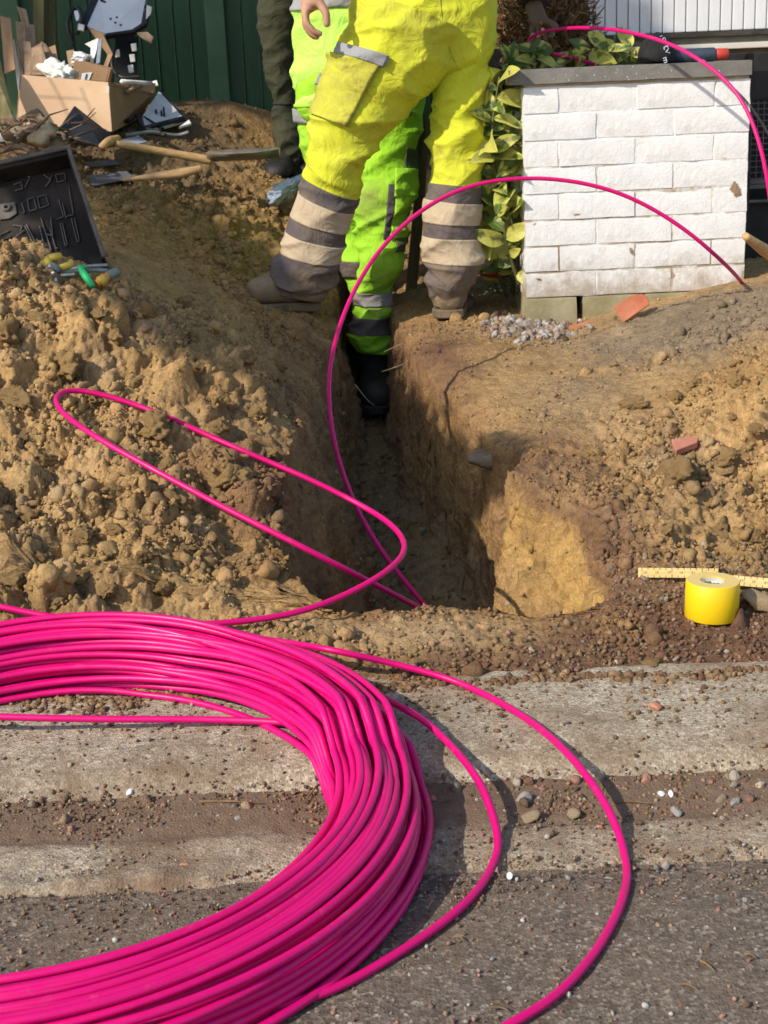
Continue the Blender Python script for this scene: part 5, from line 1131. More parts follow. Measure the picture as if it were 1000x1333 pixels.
# plastic bag behind the worker
bagm = N('clear_plastic'); bagm.bump(bagm.noise(40, 4, .7), .6, .01); bag_m = bagm.done(bagm.ramp(bagm.noise(18, 4, .7), [(.3, (.25, .32, .48)), (.6, (.45, .52, .62)), (.75, (.75, .77, .8))]), .15, .6)
V, F = rock(4, 971, 9, .5, .7, .1); o = obj_pd('plastic_bag', V*np.array([.055, .04, .035]), F, bag_m); o.location = P(378, 243, 4.75); o.rotation_euler = (0, R(-30), 0); tag(o, 'crumpled blue clear plastic bag behind the worker in front', 'plastic bag')

# ================================================================== open tool case
case_m = worn('case_plastic', (.014, .011, .009), (.034, .027, .022), 9, .65, .15, .15, 60); case_pale = worn('case_rib', (.075, .065, .055), (.14, .12, .10), 14, .7, .25, .2, 60)  # ribs, lips and bosses in a paler tone than the lid
cBL, cBR, cTR, cTL = P(-60, 380, 3.10), P(142, 352, 3.12), P(96, 211, 3.30), P(-95, 254, 3.28)
case = empty('tool_case', (cBL+cBR)/2, 'open dark plastic tool case, its moulded lid standing up behind the left heap', 'tool case'); KO = Matrix.Translation(-Vector(case.location))
cn = (cBR-cBL).cross(cTL-cBL).normalized()
if cn.dot(CF) > 0: cn = -cn
def cp(s, t, h=0): 
    a_ = cBL.lerp(cBR, s); b_ = cTL.lerp(cTR, s); return a_.lerp(b_, t) + cn*h
def cpart(o): o.parent = case; o.matrix_parent_inverse = KO; return o
def cslab(name, st, h0, h1, mat):
    bm = bmesh.new(); a_ = [bm.verts.new(cp(s, t, h0)) for s, t in st]; b_ = [bm.verts.new(cp(s, t, h1)) for s, t in st]; k = len(st)
    bm.faces.new(a_); bm.faces.new(b_[::-1])
    for i in range(k): bm.faces.new((a_[i], b_[i], b_[(i+1) % k], a_[(i+1) % k]))
    bmesh.ops.recalc_face_normals(bm, faces=bm.faces); bmesh.ops.bevel(bm, geom=list(bm.edges), offset=.0015, segments=1, affect='EDGES'); return cpart(obj_bm(name, bm, mat))
cslab('lid_panel', ((0, 0), (1, 0), (1, 1), (0, 1)), -.006, 0, case_m)
for st in (((.975, .0), (1.0, .0), (1.0, 1.0), (.975, 1.0)), ((0, .955), (1, .955), (1, 1), (0, 1)), ((0, 0), (.02, 0), (.02, 1), (0, 1))): cslab('lid_rim', st, .0005, .045, case_m)
cslab('lid_lip', ((.985, .0), (1.012, .0), (1.012, 1.02), (.985, 1.02)), .0455, .052, case_pale); cslab('lid_lip', ((0, .985), (1.0, .985), (1.0, 1.02), (0, 1.02)), .0456, .052, case_pale)
def rib(st, closed=False, r_=.0017):
    pts = [cp(s, t, .002) for s, t in st]; 
    if closed: pts.append(pts[0])
    C_ = []
    for i in range(len(pts)-1):
        for q in np.linspace(0, 1, 5, endpoint=False): C_.append(pts[i].lerp(pts[i+1], q))
    C_.append(pts[-1]); V, F = tube_arrays(np.array([list(q) for q in C_]), r_, 5); return cpart(obj_pd('moulded_rib', V, F, case_pale))
def loop(s, t, w_, h_, n=10): return [(s+w_*math.cos(2*math.pi*i/n)*(abs(math.cos(2*math.pi*i/n))**-.4 if abs(math.cos(2*math.pi*i/n)) > .2 else 1), t+h_*math.sin(2*math.pi*i/n)) for i in range(n)]
def S2(u, v):   # photo pixel on the lid -> lid coordinates
    M3 = np.array([list(cBR-cBL), list(cTL-cBL), list(-ray(u, v))]).T; r_ = np.linalg.solve(M3, np.array(list(CP-cBL))); return (r_[0], r_[1])
RB = [[(60, 240), (70, 247), (62, 255), (72, 241)], [(20, 250), (30, 247), (32, 255), (22, 257)], [(35, 254), (42, 242), (36, 240)], [(76, 241), (88, 240), (89, 248), (78, 250), (76, 241)], [(30, 272), (34, 283), (31, 284)], [(38, 268), (46, 266), (50, 280), (40, 282), (38, 268)], [(51, 266), (62, 264), (66, 276), (54, 279), (51, 266)],
      [(79, 270), (85, 290), (75, 293)], [(84, 275), (88, 292)], [(93, 256), (98, 288), (88, 290)], [(36, 298), (48, 321), (45, 322), (34, 300)], [(53, 300), (58, 320)], [(55, 290), (60, 306), (68, 330)], [(66, 302), (74, 328), (76, 326)], [(68, 290), (70, 312), (62, 310)], [(80, 297), (86, 324), (89, 323), (83, 297)], [(95, 292), (102, 320), (105, 319), (99, 292)], [(60, 330), (56, 316)], [(0, 310), (14, 304)], [(0, 318), (16, 311)], [(0, 326), (18, 319)], [(0, 336), (20, 328)], [(22, 312), (34, 304)], [(24, 322), (36, 314)], [(40, 228), (62, 232), (68, 236)], [(36, 236), (50, 229), (66, 226)], [(18, 298), (30, 300), (28, 306)], [(0, 346), (24, 338)]]
for pp in RB: rib([S2(*q) for q in pp])
def boss(u, v, r_):
    c = Vector(cp(*S2(u, v))); t1 = (cBR-cBL).normalized(); t2 = cn.cross(t1)
    V, F = lathe([(r_*.45, .0), (r_*.45, .007), (r_*.6, .010), (r_, .010), (r_*1.1, .0005)], 28); return cpart(obj_pd('hinge_boss', [c+t1*a_+t2*b_+cn*(h_) for a_, b_, h_ in V], F, case_pale))
boss(11, 278, .009); boss(2, 243, .0075)
cslab('boss_plate', [S2(*q) for q in ((-2, 272), (22, 270), (24, 284), (14, 290), (0, 291))], .0003, .003, case_pale)
# lower half of the case and the tools in it
lowq = [P(-40, 386, 3.02), P(150, 362, 3.03), P(140, 344, 3.13), P(-60, 376, 3.11)]
bm = bmesh.new(); a_ = [bm.verts.new(q+Vector((0, 0, -.02))) for q in lowq]; b_ = [bm.verts.new(q+Vector((0, 0, -.09))) for q in lowq]; bm.faces.new(a_); bm.faces.new(b_[::-1])
for i in range(4): bm.faces.new((a_[i], b_[i], b_[(i+1) % 4], a_[(i+1) % 4]))
bmesh.ops.recalc_face_normals(bm, faces=bm.faces); cpart(obj_bm('case_tray', bm, case_m))
yg = worn('tool_yellow', (.55, .38, .04), (.65, .47, .07), 20, .45, .4, .05); tg = worn('tool_green', (.02, .38, .11), (.03, .45, .15), 20, .45, .4, .05); tr_ = worn('tool_red', (.48, .05, .03), (.58, .08, .05), 20, .45, .4, .05); tw = worn('tool_white', (.62, .64, .66), (.75, .76, .76), 20, .4, .4, .05); tor = worn('tool_orange', (.60, .22, .04), (.7, .3, .06), 20, .45, .4, .05); tgy = worn('tool_grey', (.12, .14, .13), (.22, .24, .22), 20, .45, .4, .05)
def tool(name, parts_, label, cat):
    c = P(*parts_[0][1][0]); r_ = empty(name, c, label, cat)
    for nm, pts, rad, mt in parts_:
        o = tube(nm, [P(q[0], q[1], q[2]-.02) for q in pts], rad, mt, None, n=20, ns=10); o.parent = r_; o.matrix_parent_inverse = Matrix.Translation(-c)
tool('pliers', [('handle', [(66, 350, 3.04), (62, 342, 3.04), (64, 337, 3.05), (72, 334, 3.05), (78, 333, 3.06)], [.008, .009, .009, .008, .007], yg), ('handle', [(72, 352, 3.03), (80, 349, 3.04), (90, 345, 3.05), (93, 340, 3.06)], [.007, .008, .008, .006], yg), ('jaw', [(60, 347, 3.04), (70, 350, 3.03), (77, 353, 3.02)], [.008, .013, .008], tgy), ('joint', [(56, 343, 3.05), (62, 346, 3.04)], [.009, .009], yg)], 'pliers with curved yellow handles in the tool case', 'pliers')
tool('screwdriver', [('handle', [(27, 366, 3.0), (34, 363, 3.0), (60, 361, 3.01), (67, 360, 3.01)], [.006, .0125, .0115, .007], tr_), ('shank', [(67, 360, 3.01), (98, 357, 3.02)], .004, steel)], 'screwdriver with a thick red handle lying at the front of the tool case', 'screwdriver')
tool('knife', [('blade', [(64, 346, 3.02), (68, 357, 3.0), (73, 372, 2.98)], [.004, .007, .005], tw)], 'white strip like blade standing across the red screwdriver', 'blade')
tool('clamp', [('body', [(105, 347, 3.03), (109, 356, 3.01), (121, 373, 2.98)], [.006, .008, .006], tg), ('jaw', [(105, 347, 3.03), (113, 348, 3.03)], [.005, .004], tg), ('jaw', [(110, 358, 3.01), (118, 359, 3.01)], [.005, .004], tg)], 'bright green clamp lying on the tool case edge', 'clamp')
tool('chisel', [('handle', [(126, 370, 3.0), (133, 365, 3.01), (141, 359, 3.02)], [.008, .011, .009], tor), ('grip_band', [(130, 367, 3.002), (136, 363, 3.008)], [.0117, .0117], yg), ('butt', [(141, 359, 3.02), (154, 353, 3.03)], [.011, .009], tgy)], 'tool with an orange and yellow handle right of the green clamp', 'chisel')
tool('rod', [('shaft', [(84, 352, 3.05), (110, 347, 3.05), (140, 345, 3.06)], .004, steel)], 'upper steel rod behind the green clamp', 'rod')
tool('rod', [('shaft', [(76, 357, 3.03), (104, 352, 3.04), (140, 352, 3.04)], .0045, tgy)], 'lower grey rod behind the green clamp', 'rod')
# ================================================================== people
def cloth(name, c, c2, dirt=(.22, .15, .08), dscale=7, weave=900):
    x = N(name); a = x.attr('dirt'); sp_ = x.n('ShaderNodeSeparateColor'); x.l(a, sp_.inputs[0]); n_ = x.noise(dscale, 6, .7); n2 = x.noise(38, 5, .75)
    base = x.mix(x.noise(4, 4, .6), c, c2)
    f_ = x.math('MULTIPLY', sp_.outputs[0], x.ramp(x.math('ADD', x.math('MULTIPLY', n_, .6), x.math('MULTIPLY', n2, .5)), [(.30, 0.35), (.66, 1.0)]))
    f_ = x.math('ADD', f_, x.ramp(n_, [(.50, 0.0), (.80, .38)]))
    cc = x.mix(f_, base, dirt); x.bump(x.noise(13, 3, .55, dist=1.6), .55, .018); x.bump(x.noise(34, 4, .65, dist=.8), .28, .007); x.bump(x.noise(weave*.35, 2, .5), .16, .0015)
    return x.done(cc, .85, .2)
hv_y = cloth('hivis_yellow', (.57, .59, .022), (.67, .69, .04)); hv_g = cloth('hivis_green', (.30, .62, .025), (.36, .70, .035)); hv_j = cloth('hivis_jacket', (.46, .80, .10), (.54, .86, .16)); navy = cloth('navy_cloth', (.052, .050, .066), (.080, .075, .092), (.25, .18, .115)); refl = cloth('dusty_reflective', (.46, .36, .24), (.52, .42, .29), (.30, .21, .12)); grey_r = cloth('grey_reflective', (.25, .26, .27), (.33, .34, .35)); olive_c = cloth('olive_cloth', (.026, .031, .016), (.058, .058, .032), (.11, .085, .05)); dark_c = cloth('dark_cloth', (.018, .017, .018), (.03, .028, .028)); green_d = cloth('dark_green_cloth', (.05, .09, .03), (.07, .12, .04))
boot_m = worn('boot_leather', (.19, .14, .085), (.32, .235, .14), 14, .85, .2, .5, 70); sole_m = worn('boot_sole', (.11, .085, .055), (.20, .15, .095), 16, .9, .15, .5, 70); rubber = worn('black_rubber', (.015, .014, .012), (.04, .034, .026), 10, .6, .3, .2)
def skin_mat(name, c, c2):
    x = N(name); cc = x.mix(x.noise(20, 4, .6), c, c2); cc = x.mix(x.ramp(x.noise(60, 4, .7), [(.5, 0.0), (.75, .4)]), cc, (.20, .12, .07)); x.bump(x.noise(160, 3, .6), .2, .002); return x.done(cc, .6, .3)
skin = skin_mat('skin', (.42, .225, .14), (.50, .28, .18)); glove_m = skin_mat('brown_glove', (.11, .06, .032), (.17, .095, .05))

class Limb:
    """a cloth tube given by its left and right edge in the photo at some distance; keeps its function so that bands can lie on it"""
    def __init__(s, rows, D, depth=.85, amp=.006, knee=None, n=110, m=56, seed=0, freq=1.0):
        s.n, s.m = n, m; A = []
        for r_ in rows:
            d = r_[4] if len(r_) > 4 else D; l_, q_ = P(r_[0], r_[1], d), P(r_[2], r_[3], d); A.append(list((l_+q_)/2)+list(q_-l_))
        S_ = spline(A, n); s.c = S_[:, :3]; s.w = S_[:, 3:]; s.T = np.gradient(s.c, axis=0); s.T /= np.linalg.norm(s.T, axis=1, keepdims=True)
        hw = np.linalg.norm(s.w, axis=1, keepdims=True)/2; s.wd = s.w/(2*hw); s.dd = np.cross(s.T, s.wd); s.dd /= np.linalg.norm(s.dd, axis=1, keepdims=True)
        s.dd *= np.sign(s.dd[:, 1:2]+1e-9); s.hw = hw[:, 0]*.955; s.depth = depth; s.amp = amp; s.knee = knee; s.seed = seed; s.freq = freq
        s.vl = np.interp(np.linspace(0, 1, n), np.linspace(0, 1, n), [0]*n)
    def pts(s, i0, i1, off=0.0, th0=0.0, th1=2*math.pi, m=None, closed=True, ni=None):
        ni = ni or max(2, int(round(i1-i0))+1); ii = np.linspace(i0, i1, ni); idx = np.arange(s.n)
        I = lambda A: np.stack([np.interp(ii, idx, A[:, k]) for k in range(3)], 1)
        c, wd, dd, T = I(s.c), I(s.wd), I(s.dd), I(s.T); hw = np.interp(ii, idx, s.hw); m = m or s.m
        th = np.linspace(th0, th1, m, endpoint=not closed); ct, st = np.cos(th), np.sin(th)
        p_ = c[:, None]+wd[:, None]*(hw[:, None]*ct[None])[..., None]+dd[:, None]*(hw[:, None]*s.depth*st[None])[..., None]
        nrm = wd[:, None]*ct[None, :, None]*s.depth+dd[:, None]*st[None, :, None]; nrm /= np.linalg.norm(nrm, axis=-1, keepdims=True)
        f = p_.reshape(-1, 3); q = f-np.repeat(c, m, 0)
        ax = np.repeat(ii/s.n*np.linalg.norm(s.c[-1]-s.c[0]), m); thh = np.tile(th, ni)
        k1 = np.stack([q[:, 0]*5, q[:, 1]*5, ax*17+q[:, 0]*9], 1)*s.freq+s.seed; k2 = np.stack([q[:, 0]*13, q[:, 1]*13, ax*36-q[:, 0]*16], 1)*s.freq+s.seed+7; k3 = np.stack([q[:, 0]*6-ax*7, q[:, 1]*6, ax*10+q[:, 0]*8], 1)*s.freq+s.seed+21
        a = np.full(ni, s.amp)
        if s.knee: 
            for (ki, kw, ka) in s.knee: a = a+ka*np.exp(-((ii-ki*s.n)/(kw*s.n))**2)
        a = np.repeat(a, m)
        wv = np.stack([pnoise(k1*.6+5), pnoise(k1*.6+15), pnoise(k1*.6+25)], 1)*.55; rg = lambda k_: np.clip(1-2.4*np.abs(pnoise(k_)), 0, 1)**1.6
        d = a*(1.25*(rg(k1*.62+wv)-.3)+1.5*(rg(k3*.62+wv+3)-.3)+.35*(rg(k2*.7+wv)-.3)+1.5*pnoise(k1*.45+9))
        return (f+nrm.reshape(-1, 3)*(d+off)[:, None]), ni, m
    def shell(s, i0, i1, off, th0=0.0, th1=2*math.pi, m=None, closed=True, thick=.002):
        A, ni, m_ = s.pts(i0, i1, off, th0, th1, m, closed); B, _, _ = s.pts(i0, i1, off-thick-.002, th0, th1, m, closed); V = np.vstack([A, B]); F = []; nA = len(A); mm = m_ if closed else m_-1
        for i in range(ni-1):
            for j in range(mm):
                k = (j+1) % m_; F.append((i*m_+j, i*m_+k, (i+1)*m_+k, (i+1)*m_+j)); F.append((nA+i*m_+j, nA+(i+1)*m_+j, nA+(i+1)*m_+k, nA+i*m_+k))
        for j in range(mm):
            k = (j+1) % m_; F.append((j, nA+j, nA+k, k)); e = (ni-1)*m_; F.append((e+j, e+k, nA+e+k, nA+e+j))
        if not closed:
            for i in range(ni-1):
                F.append((i*m_, (i+1)*m_, nA+(i+1)*m_, nA+i*m_)); e = m_-1; F.append((i*m_+e, nA+i*m_+e, nA+(i+1)*m_+e, (i+1)*m_+e))
        return V, F
    def at_v(s, v):
        """ring whose left edge lies at photo row v"""
        L_ = s.c-s.wd*s.hw[:, None]; vv = [px_of(q)[1] for q in L_]; return float(np.interp(v, vv, np.arange(s.n)))
def px_of(q):
    d = Vector(q)-CP; z = d.dot(CF); return 500+FPX*d.dot(CR)/z, 666.5-FPX*d.dot(CU)/z
def dirt_attr(o, fn):
    me = o.data; n_ = len(me.vertices); co = np.zeros(n_*3, dtype=np.float32); me.vertices.foreach_get('co', co); co = co.reshape(-1, 3).astype(np.float64)
    set_col(me, np.repeat(np.clip(fn(co), 0, 1)[:, None], 3, 1), 'dirt')
def cloth_obj(name, VF, mat, root, dirt=lambda c: np.zeros(len(c))+.1):
    V, F = VF; o = obj_pd(name, V, F, mat); dirt_attr(o, dirt); o.parent = root; o.matrix_parent_inverse = Matrix.Translation(-Vector(root.location)); return o
def join(*vfs):
    V, F, off = [], [], 0
    for v_, f_ in vfs: V.append(np.asarray(v_)); F += [tuple(np.array(q)+off) for q in f_]; off += len(v_)
    return np.vstack(V), F
def solid(l): 
    V, F = l.pts(0, l.n-1)[0], []; m_ = l.m
    for i in range(l.n-1):
        for j in range(m_): k = (j+1) % m_; F.append((i*m_+j, i*m_+k, (i+1)*m_+k, (i+1)*m_+j))
    F.append(tuple(range(m_-1, -1, -1))); F.append(tuple((l.n-1)*m_+j for j in range(m_))); return V, F
def body(root, J, edges, rads, mat=skin, name='body', sub=2):
    """one continuous skinned body: J joint -> place, edges between joints, rads joint -> radius or (rx, ry); first joint is the root"""
    names = list(J); me = bpy.data.meshes.new(name); me.from_pydata([J[k][:] for k in names], [(names.index(a), names.index(b)) for a, b in edges], [])
    o = bpy.data.objects.new(name, me); col.objects.link(o); md = o.modifiers.new('skin', 'SKIN'); md.use_smooth_shade = True
    sv = me.skin_vertices[0].data if len(me.skin_vertices) else None
    if sv is None:
        bm = bmesh.new(); bm.from_mesh(me); bm.verts.layers.skin.verify(); bm.to_mesh(me); bm.free(); sv = me.skin_vertices[0].data
    for i, k in enumerate(names):
        r_ = rads[k]; sv[i].radius = r_ if hasattr(r_, '__len__') else (r_, r_); sv[i].use_root = (i == 0)
    ms = o.modifiers.new('sub', 'SUBSURF'); ms.levels = sub; ms.render_levels = sub
    bpy.context.view_layer.update(); nm = bpy.data.meshes.new_from_object(o.evaluated_get(bpy.context.evaluated_depsgraph_get())); bpy.data.objects.remove(o)
    q = link(name, nm, mat, root); q.data.materials.clear(); q.data.materials.append(mat); q.matrix_parent_inverse = Matrix.Translation(-Vector(root.location)); return q
def boot(root, heel, direction, L=.30, w_=.105, h=.11, shaft=None, mat=boot_m, solem=sole_m, name='boot', tilt=0.0):
    """heel: back end on the ground; direction: unit vector to the toe"""
    d = Vector((direction[0], direction[1], 0)).normalized(); sd = Vector((-d.y, d.x, 0)); up = Vector((0, 0, 1)); d3 = (d+up*tilt).normalized()
    prof = [(-.02, .55, .85), (.03, .74, 1.0), (.12, .80, 1.06), (.25, .82, 1.08), (.40, .82, .98), (.52, .88, .82), (.66, 1.0, .66), (.80, 1.0, .60), (.90, .88, .54), (.97, .62, .42), (1.0, .25, .25)]
    V, F, ns = [], [], 20
    for (t, ww, hh) in prof:
        c = heel+d3*(t*L)+up*.022
        for j in range(ns):
            a_ = 2*math.pi*j/ns; x_ = math.copysign(abs(math.cos(a_))**.75, math.cos(a_)); z_ = math.copysign(abs(math.sin(a_))**.8, math.sin(a_)); V.append(c+sd*(x_*ww*w_/2)+up*(hh*h/2*(1+z_)))
    for i in range(len(prof)-1):
        for j in range(ns): k = (j+1) % ns; F.append((i*ns+j, i*ns+k, (i+1)*ns+k, (i+1)*ns+j))
    F.append(tuple(range(ns-1, -1, -1))); F.append(tuple((len(prof)-1)*ns+j for j in range(ns)))
    vf = [(np.array([list(q) for q in V]), F)]
    if shaft is not None:
        a0 = heel+d3*(.20*L)+up*(.05); Cn = spline([a0, a0+(Vector(shaft)-a0)*.5, Vector(shaft)], 14); vf.append(tube_arrays(Cn, np.linspace(.052, .056, 14), 20))
    Vj, Fj = join(*vf); Vj = Vj + (fbm(Vj*26, 3)*.007)[:, None]*np.array([1, 1, .6])
    b = obj_pd(name, Vj, Fj, mat); b.parent = root; b.matrix_parent_inverse = Matrix.Translation(-Vector(root.location))
    bm = bmesh.new(); outl = [(-.035, .40), (.0, .72), (.12, .84), (.30, .80), (.45, .80), (.62, 1.02), (.80, 1.06), (.92, .92), (1.0, .58), (1.03, .2)]
    ring = [heel+d3*(t*L)+sd*(ww*w_/2*1.06) for t, ww in outl]+[heel+d3*(t*L)-sd*(ww*w_/2*1.06) for t, ww in outl[::-1]]
    lo = [bm.verts.new(q) for q in ring]; hi = [bm.verts.new(q+up*.026) for q in ring]; k = len(ring); bm.faces.new(lo[::-1]); bm.faces.new(hi)
    for i in range(k): bm.faces.new((lo[i], lo[(i+1) % k], hi[(i+1) % k], hi[i]))
    bmesh.ops.recalc_face_normals(bm, faces=bm.faces); bmesh.ops.bevel(bm, geom=[e for e in bm.edges if abs((e.verts[0].co-e.verts[1].co).normalized().z) < .5], offset=.004, segments=1, affect='EDGES')
    so = obj_bm('sole', bm, solem, b); so.matrix_parent_inverse = Matrix.Translation(-Vector(root.location)).inverted() @ Matrix.Translation(-Vector(root.location)); return b
def person(name, loc, label):
    return empty(name, loc, label, 'person')
def std_body(root, hipc, feet, chest, head, hands, mat=skin, knees=None, hand_pts=None, extra=None):
    """hipc pelvis centre, feet (l, r) ankle places, chest, head, hands (l, r) wrists"""
    X_ = Vector((1, 0, 0)); J, E, Rd = {}, [], {}
    def add(k, q, r_, par=None):
        J[k] = Vector(q); Rd[k] = r_
        if par: E.append((par, k))
    add('pelvis', hipc, (.10, .07)); add('waist', Vector(hipc).lerp(Vector(chest), .45), (.105, .08), 'pelvis'); add('chest', chest, (.125, .09), 'waist')
    nb = Vector(chest).lerp(Vector(head), .55); add('neck', nb, .05, 'chest'); add('chin', Vector(chest).lerp(Vector(head), .82), .062, 'neck'); add('head', head, (.072, .085), 'chin'); add('crown', Vector(head)+(Vector(head)-Vector(chest)).normalized()*.09, .055, 'head')
    for i, sg in enumerate((-1, 1)):
        hp = Vector(hipc)+X_*sg*.06-Vector((0, 0, .06)); kn = knees[i] if knees else hp.lerp(Vector(feet[i]), .5)
        add('hip%d' % i, hp, .055, 'pelvis'); add('knee%d' % i, kn, .022, 'hip%d' % i); add('calf%d' % i, Vector(kn).lerp(Vector(feet[i]), .35), .020, 'knee%d' % i); add('ankle%d' % i, feet[i], .026, 'calf%d' % i)
        sh_ = Vector(chest)+X_*sg*.16+Vector((0, 0, .10)); el = sh_.lerp(Vector(hands[i]), .5)+X_*sg*.03
        add('shoulder%d' % i, sh_, .055, 'chest'); add('elbow%d' % i, el, .040, 'shoulder%d' % i); add('forearm%d' % i, el.lerp(Vector(hands[i]), .35), .040, 'elbow%d' % i); add('wrist%d' % i, hands[i], (.030, .024), 'forearm%d' % i)
        hd = hand_pts[i] if hand_pts and hand_pts[i] else None
        if hd is None:
            dr = (Vector(hands[i])-el).normalized(); side = dr.cross(Vector((0, 1, 0))).normalized(); pc = Vector(hands[i])+dr*.055
            hd = {'palm': pc, 'fingers': [[pc+dr*.04+side*(q*.019), pc+dr*(.068)+side*(q*.02)+Vector((0, -.008, 0)), pc+dr*(.095-.006*abs(q))+side*(q*.02)+Vector((0, -.02, 0))] for q in (-1.5, -.5, .5, 1.5)], 'thumb': [pc-dr*.01+side*.034, pc+dr*.02+side*.05, pc+dr*.045+side*.055]}
        add('palm%d' % i, hd['palm'], (.034, .018), 'wrist%d' % i)
        for f_i, fg in enumerate(hd['fingers']):
            par = 'palm%d' % i
            for s_i, q in enumerate(fg): add('f%d_%d_%d' % (i, f_i, s_i), q, (.0095, .0092, .0088, .0075)[min(s_i, 3)], par); par = 'f%d_%d_%d' % (i, f_i, s_i)
        par = 'palm%d' % i
        for s_i, q in enumerate(hd['thumb']): add('t%d_%d' % (i, s_i), q, (.0125, .0115, .0095)[s_i], par); par = 't%d_%d' % (i, s_i)
    return body(root, J, E, Rd, mat)

# ------------------------------------------------------------------ the worker in front, seen from behind
D1 = 4.18
LL = Limb([(462, -10, 606, 45, 4.16), (440, 52, 574, 98, 4.15), (424, 100, 538, 143, 4.14), (411, 145, 505, 182, 4.13), (403, 185, 484, 222, 4.13), (395, 226, 466, 256, 4.14), (383, 264, 455, 288, 4.15), (371, 303, 446, 320, 4.16), (360, 338, 437, 350, 4.17), (353, 362, 428, 376, 4.18), (354, 378, 420, 392, 4.18)], D1, .92, .0045, [(.47, .14, .007), (.12, .12, .004), (.93, .09, .008)], n=230, m=88, seed=3)
RL = Limb([(556, 20, 651, 20, 4.24), (557, 85, 648, 83, 4.22), (559, 130, 641, 130, 4.2), (557, 180, 634, 180, 4.19), (561, 236, 627, 242, 4.18), (553, 270, 626, 276, 4.18), (551, 303, 625, 306, 4.18), (551, 336, 622, 338, 4.18), (556, 362, 614, 364, 4.18), (564, 386, 606, 388, 4.18), (566, 398, 604, 400, 4.18)], D1, .95, .0045, [(.40, .14, .008), (.10, .12, .004), (.88, .08, .007)], n=230, m=88, seed=41)
PV = Limb([(476, -80, 642, -88, 4.2), (470, -45, 648, -55, 4.2), (464, 0, 650, -10, 4.2), (476, 45, 649, 35, 4.2), (510, 82, 646, 72, 4.2), (548, 100, 636, 92, 4.2)], 4.2, .62, .005, n=70, m=70, seed=11)
g1 = drop(.0, 4.18)[0]; w1 = person('person', Vector((P(500, 400, 4.18).x, 4.18, g1.z)), 'worker in dirty yellow hi-vis trousers straddling the trench, seen from behind')
def d1(c):
    z = c[:, 2]; return .14+.55*np.clip((.12-z)/.2, 0, 1)+.55*np.clip(fbm(c*5+3, 4)+.05, 0, 1)
trous = cloth_obj('trousers', join(solid(PV), solid(LL), solid(RL)), hv_y, w1, d1)
dn = lambda c: np.clip(.30+.7*np.clip((.20-c[:, 2])/.16, 0, 1)+.5*fbm(c*9, 3), 0, 1)
def bands(L_, vn0, vb, vend, mats, root, dirt=dn, offs=.004):
    i0 = L_.at_v(vn0); cloth_obj('lower_leg_panel', L_.shell(i0, L_.n-1, offs), mats[0], root, dirt)
    for a_, b_ in vb: cloth_obj('reflective_band', L_.shell(L_.at_v(a_), L_.at_v(b_), offs+.0025), mats[1], root, lambda c: .1+.5*np.clip((.25-c[:, 2])/.3, 0, 1))
bands(LL, 229, ((250, 281), (301, 327)), 380, (navy, refl), w1); bands(RL, 238, ((258, 288), (307, 340)), 400, (navy, refl), w1)
cloth_obj('cargo_pocket', LL.shell(LL.at_v(72), LL.at_v(150), .014, math.pi*1.02, math.pi*1.47, 24, False, .012), hv_y, w1, lambda c: .55+0*c[:, 0])
cloth_obj('pocket_flap', LL.shell(LL.at_v(58), LL.at_v(72), .017, math.pi*1.16, math.pi*1.50, 18, False, .012), grey_r, w1); cloth_obj('pocket_flap', LL.shell(LL.at_v(100), LL.at_v(114), .019, math.pi*.93, math.pi*1.06, 12, False, .012), grey_r, w1)
cloth_obj('back_pocket', PV.shell(34, 56, .0035, math.pi*1.18, math.pi*1.43, 20, False, .003), hv_y, w1, lambda c: .45+0*c[:, 0])
cloth_obj('side_pocket', RL.shell(RL.at_v(95), RL.at_v(165), .010, math.pi*1.80, math.pi*2.02, 14, False, .008), hv_y, w1, lambda c: .5+0*c[:, 0]); cloth_obj('pocket_flap', RL.shell(RL.at_v(70), RL.at_v(92), .012, math.pi*1.80, math.pi*2.04, 14, False, .008), dark_c, w1)
cloth_obj('seat_seam', PV.shell(8, PV.n-1, .0016, math.pi*1.546, math.pi*1.551, 3, False, .001), hv_y, w1, lambda c: .45+0*c[:, 0])
hl = P(424, 402, 4.19); toe = P(330, 372, 4.14); zl = drop((hl.x+toe.x)/2, 4.16)[0].z
boot(w1, Vector((hl.x-.025, hl.y, hl.z-.0)), (toe-hl), L=.205, w_=.112, h=.125, shaft=P(398, 362, 4.18), tilt=.05)
hr = P(585, 412, 4.10); boot(w1, Vector((hr.x, 4.14, hr.z-.012)), Vector((.12, 1, 0)), L=.29, w_=.112, h=.12, shaft=P(585, 370, 4.18))
hip1 = P(558, 20, 4.2); ch1 = P(560, -190, 4.15)
wr1 = P(410, -30, 4.04)
dd1 = lambda u, v, D: P(u, v, D)
hand1 = {'palm': P(404, 2, 4.03), 'fingers': [[P(397, 17, 4.005), P(399, 30, 4.0), P(409, 41, 4.0), P(420, 45, 4.005)], [P(396, 18, 4.02), P(398, 33, 4.018), P(406, 44, 4.018), P(416, 50, 4.02)], [P(397, 18, 4.036), P(397, 32, 4.036), P(404, 44, 4.036), P(413, 50, 4.036)], [P(399, 16, 4.05), P(399, 28, 4.05), P(404, 38, 4.05), P(410, 45, 4.05)]], 'thumb': [P(417, 4, 4.01), P(425, 18, 4.0), P(426, 36, 4.0)]}
std_body(w1, hip1, (P(388, 365, 4.18), P(585, 375, 4.18)), ch1, P(560, -330, 4.1), (wr1, P(665, -150, 4.05)), knees=(P(440, 200, 4.14), P(598, 190, 4.2)), hand_pts=(hand1, None))
JK1 = Limb([(500, -330, 640, -330, 4.15), (455, -290, 680, -295, 4.15), (452, -220, 668, -225, 4.16), (462, -140, 655, -145, 4.18), (466, -75, 652, -80, 4.2)], 4.16, .58, .006, n=60, m=60, seed=80)
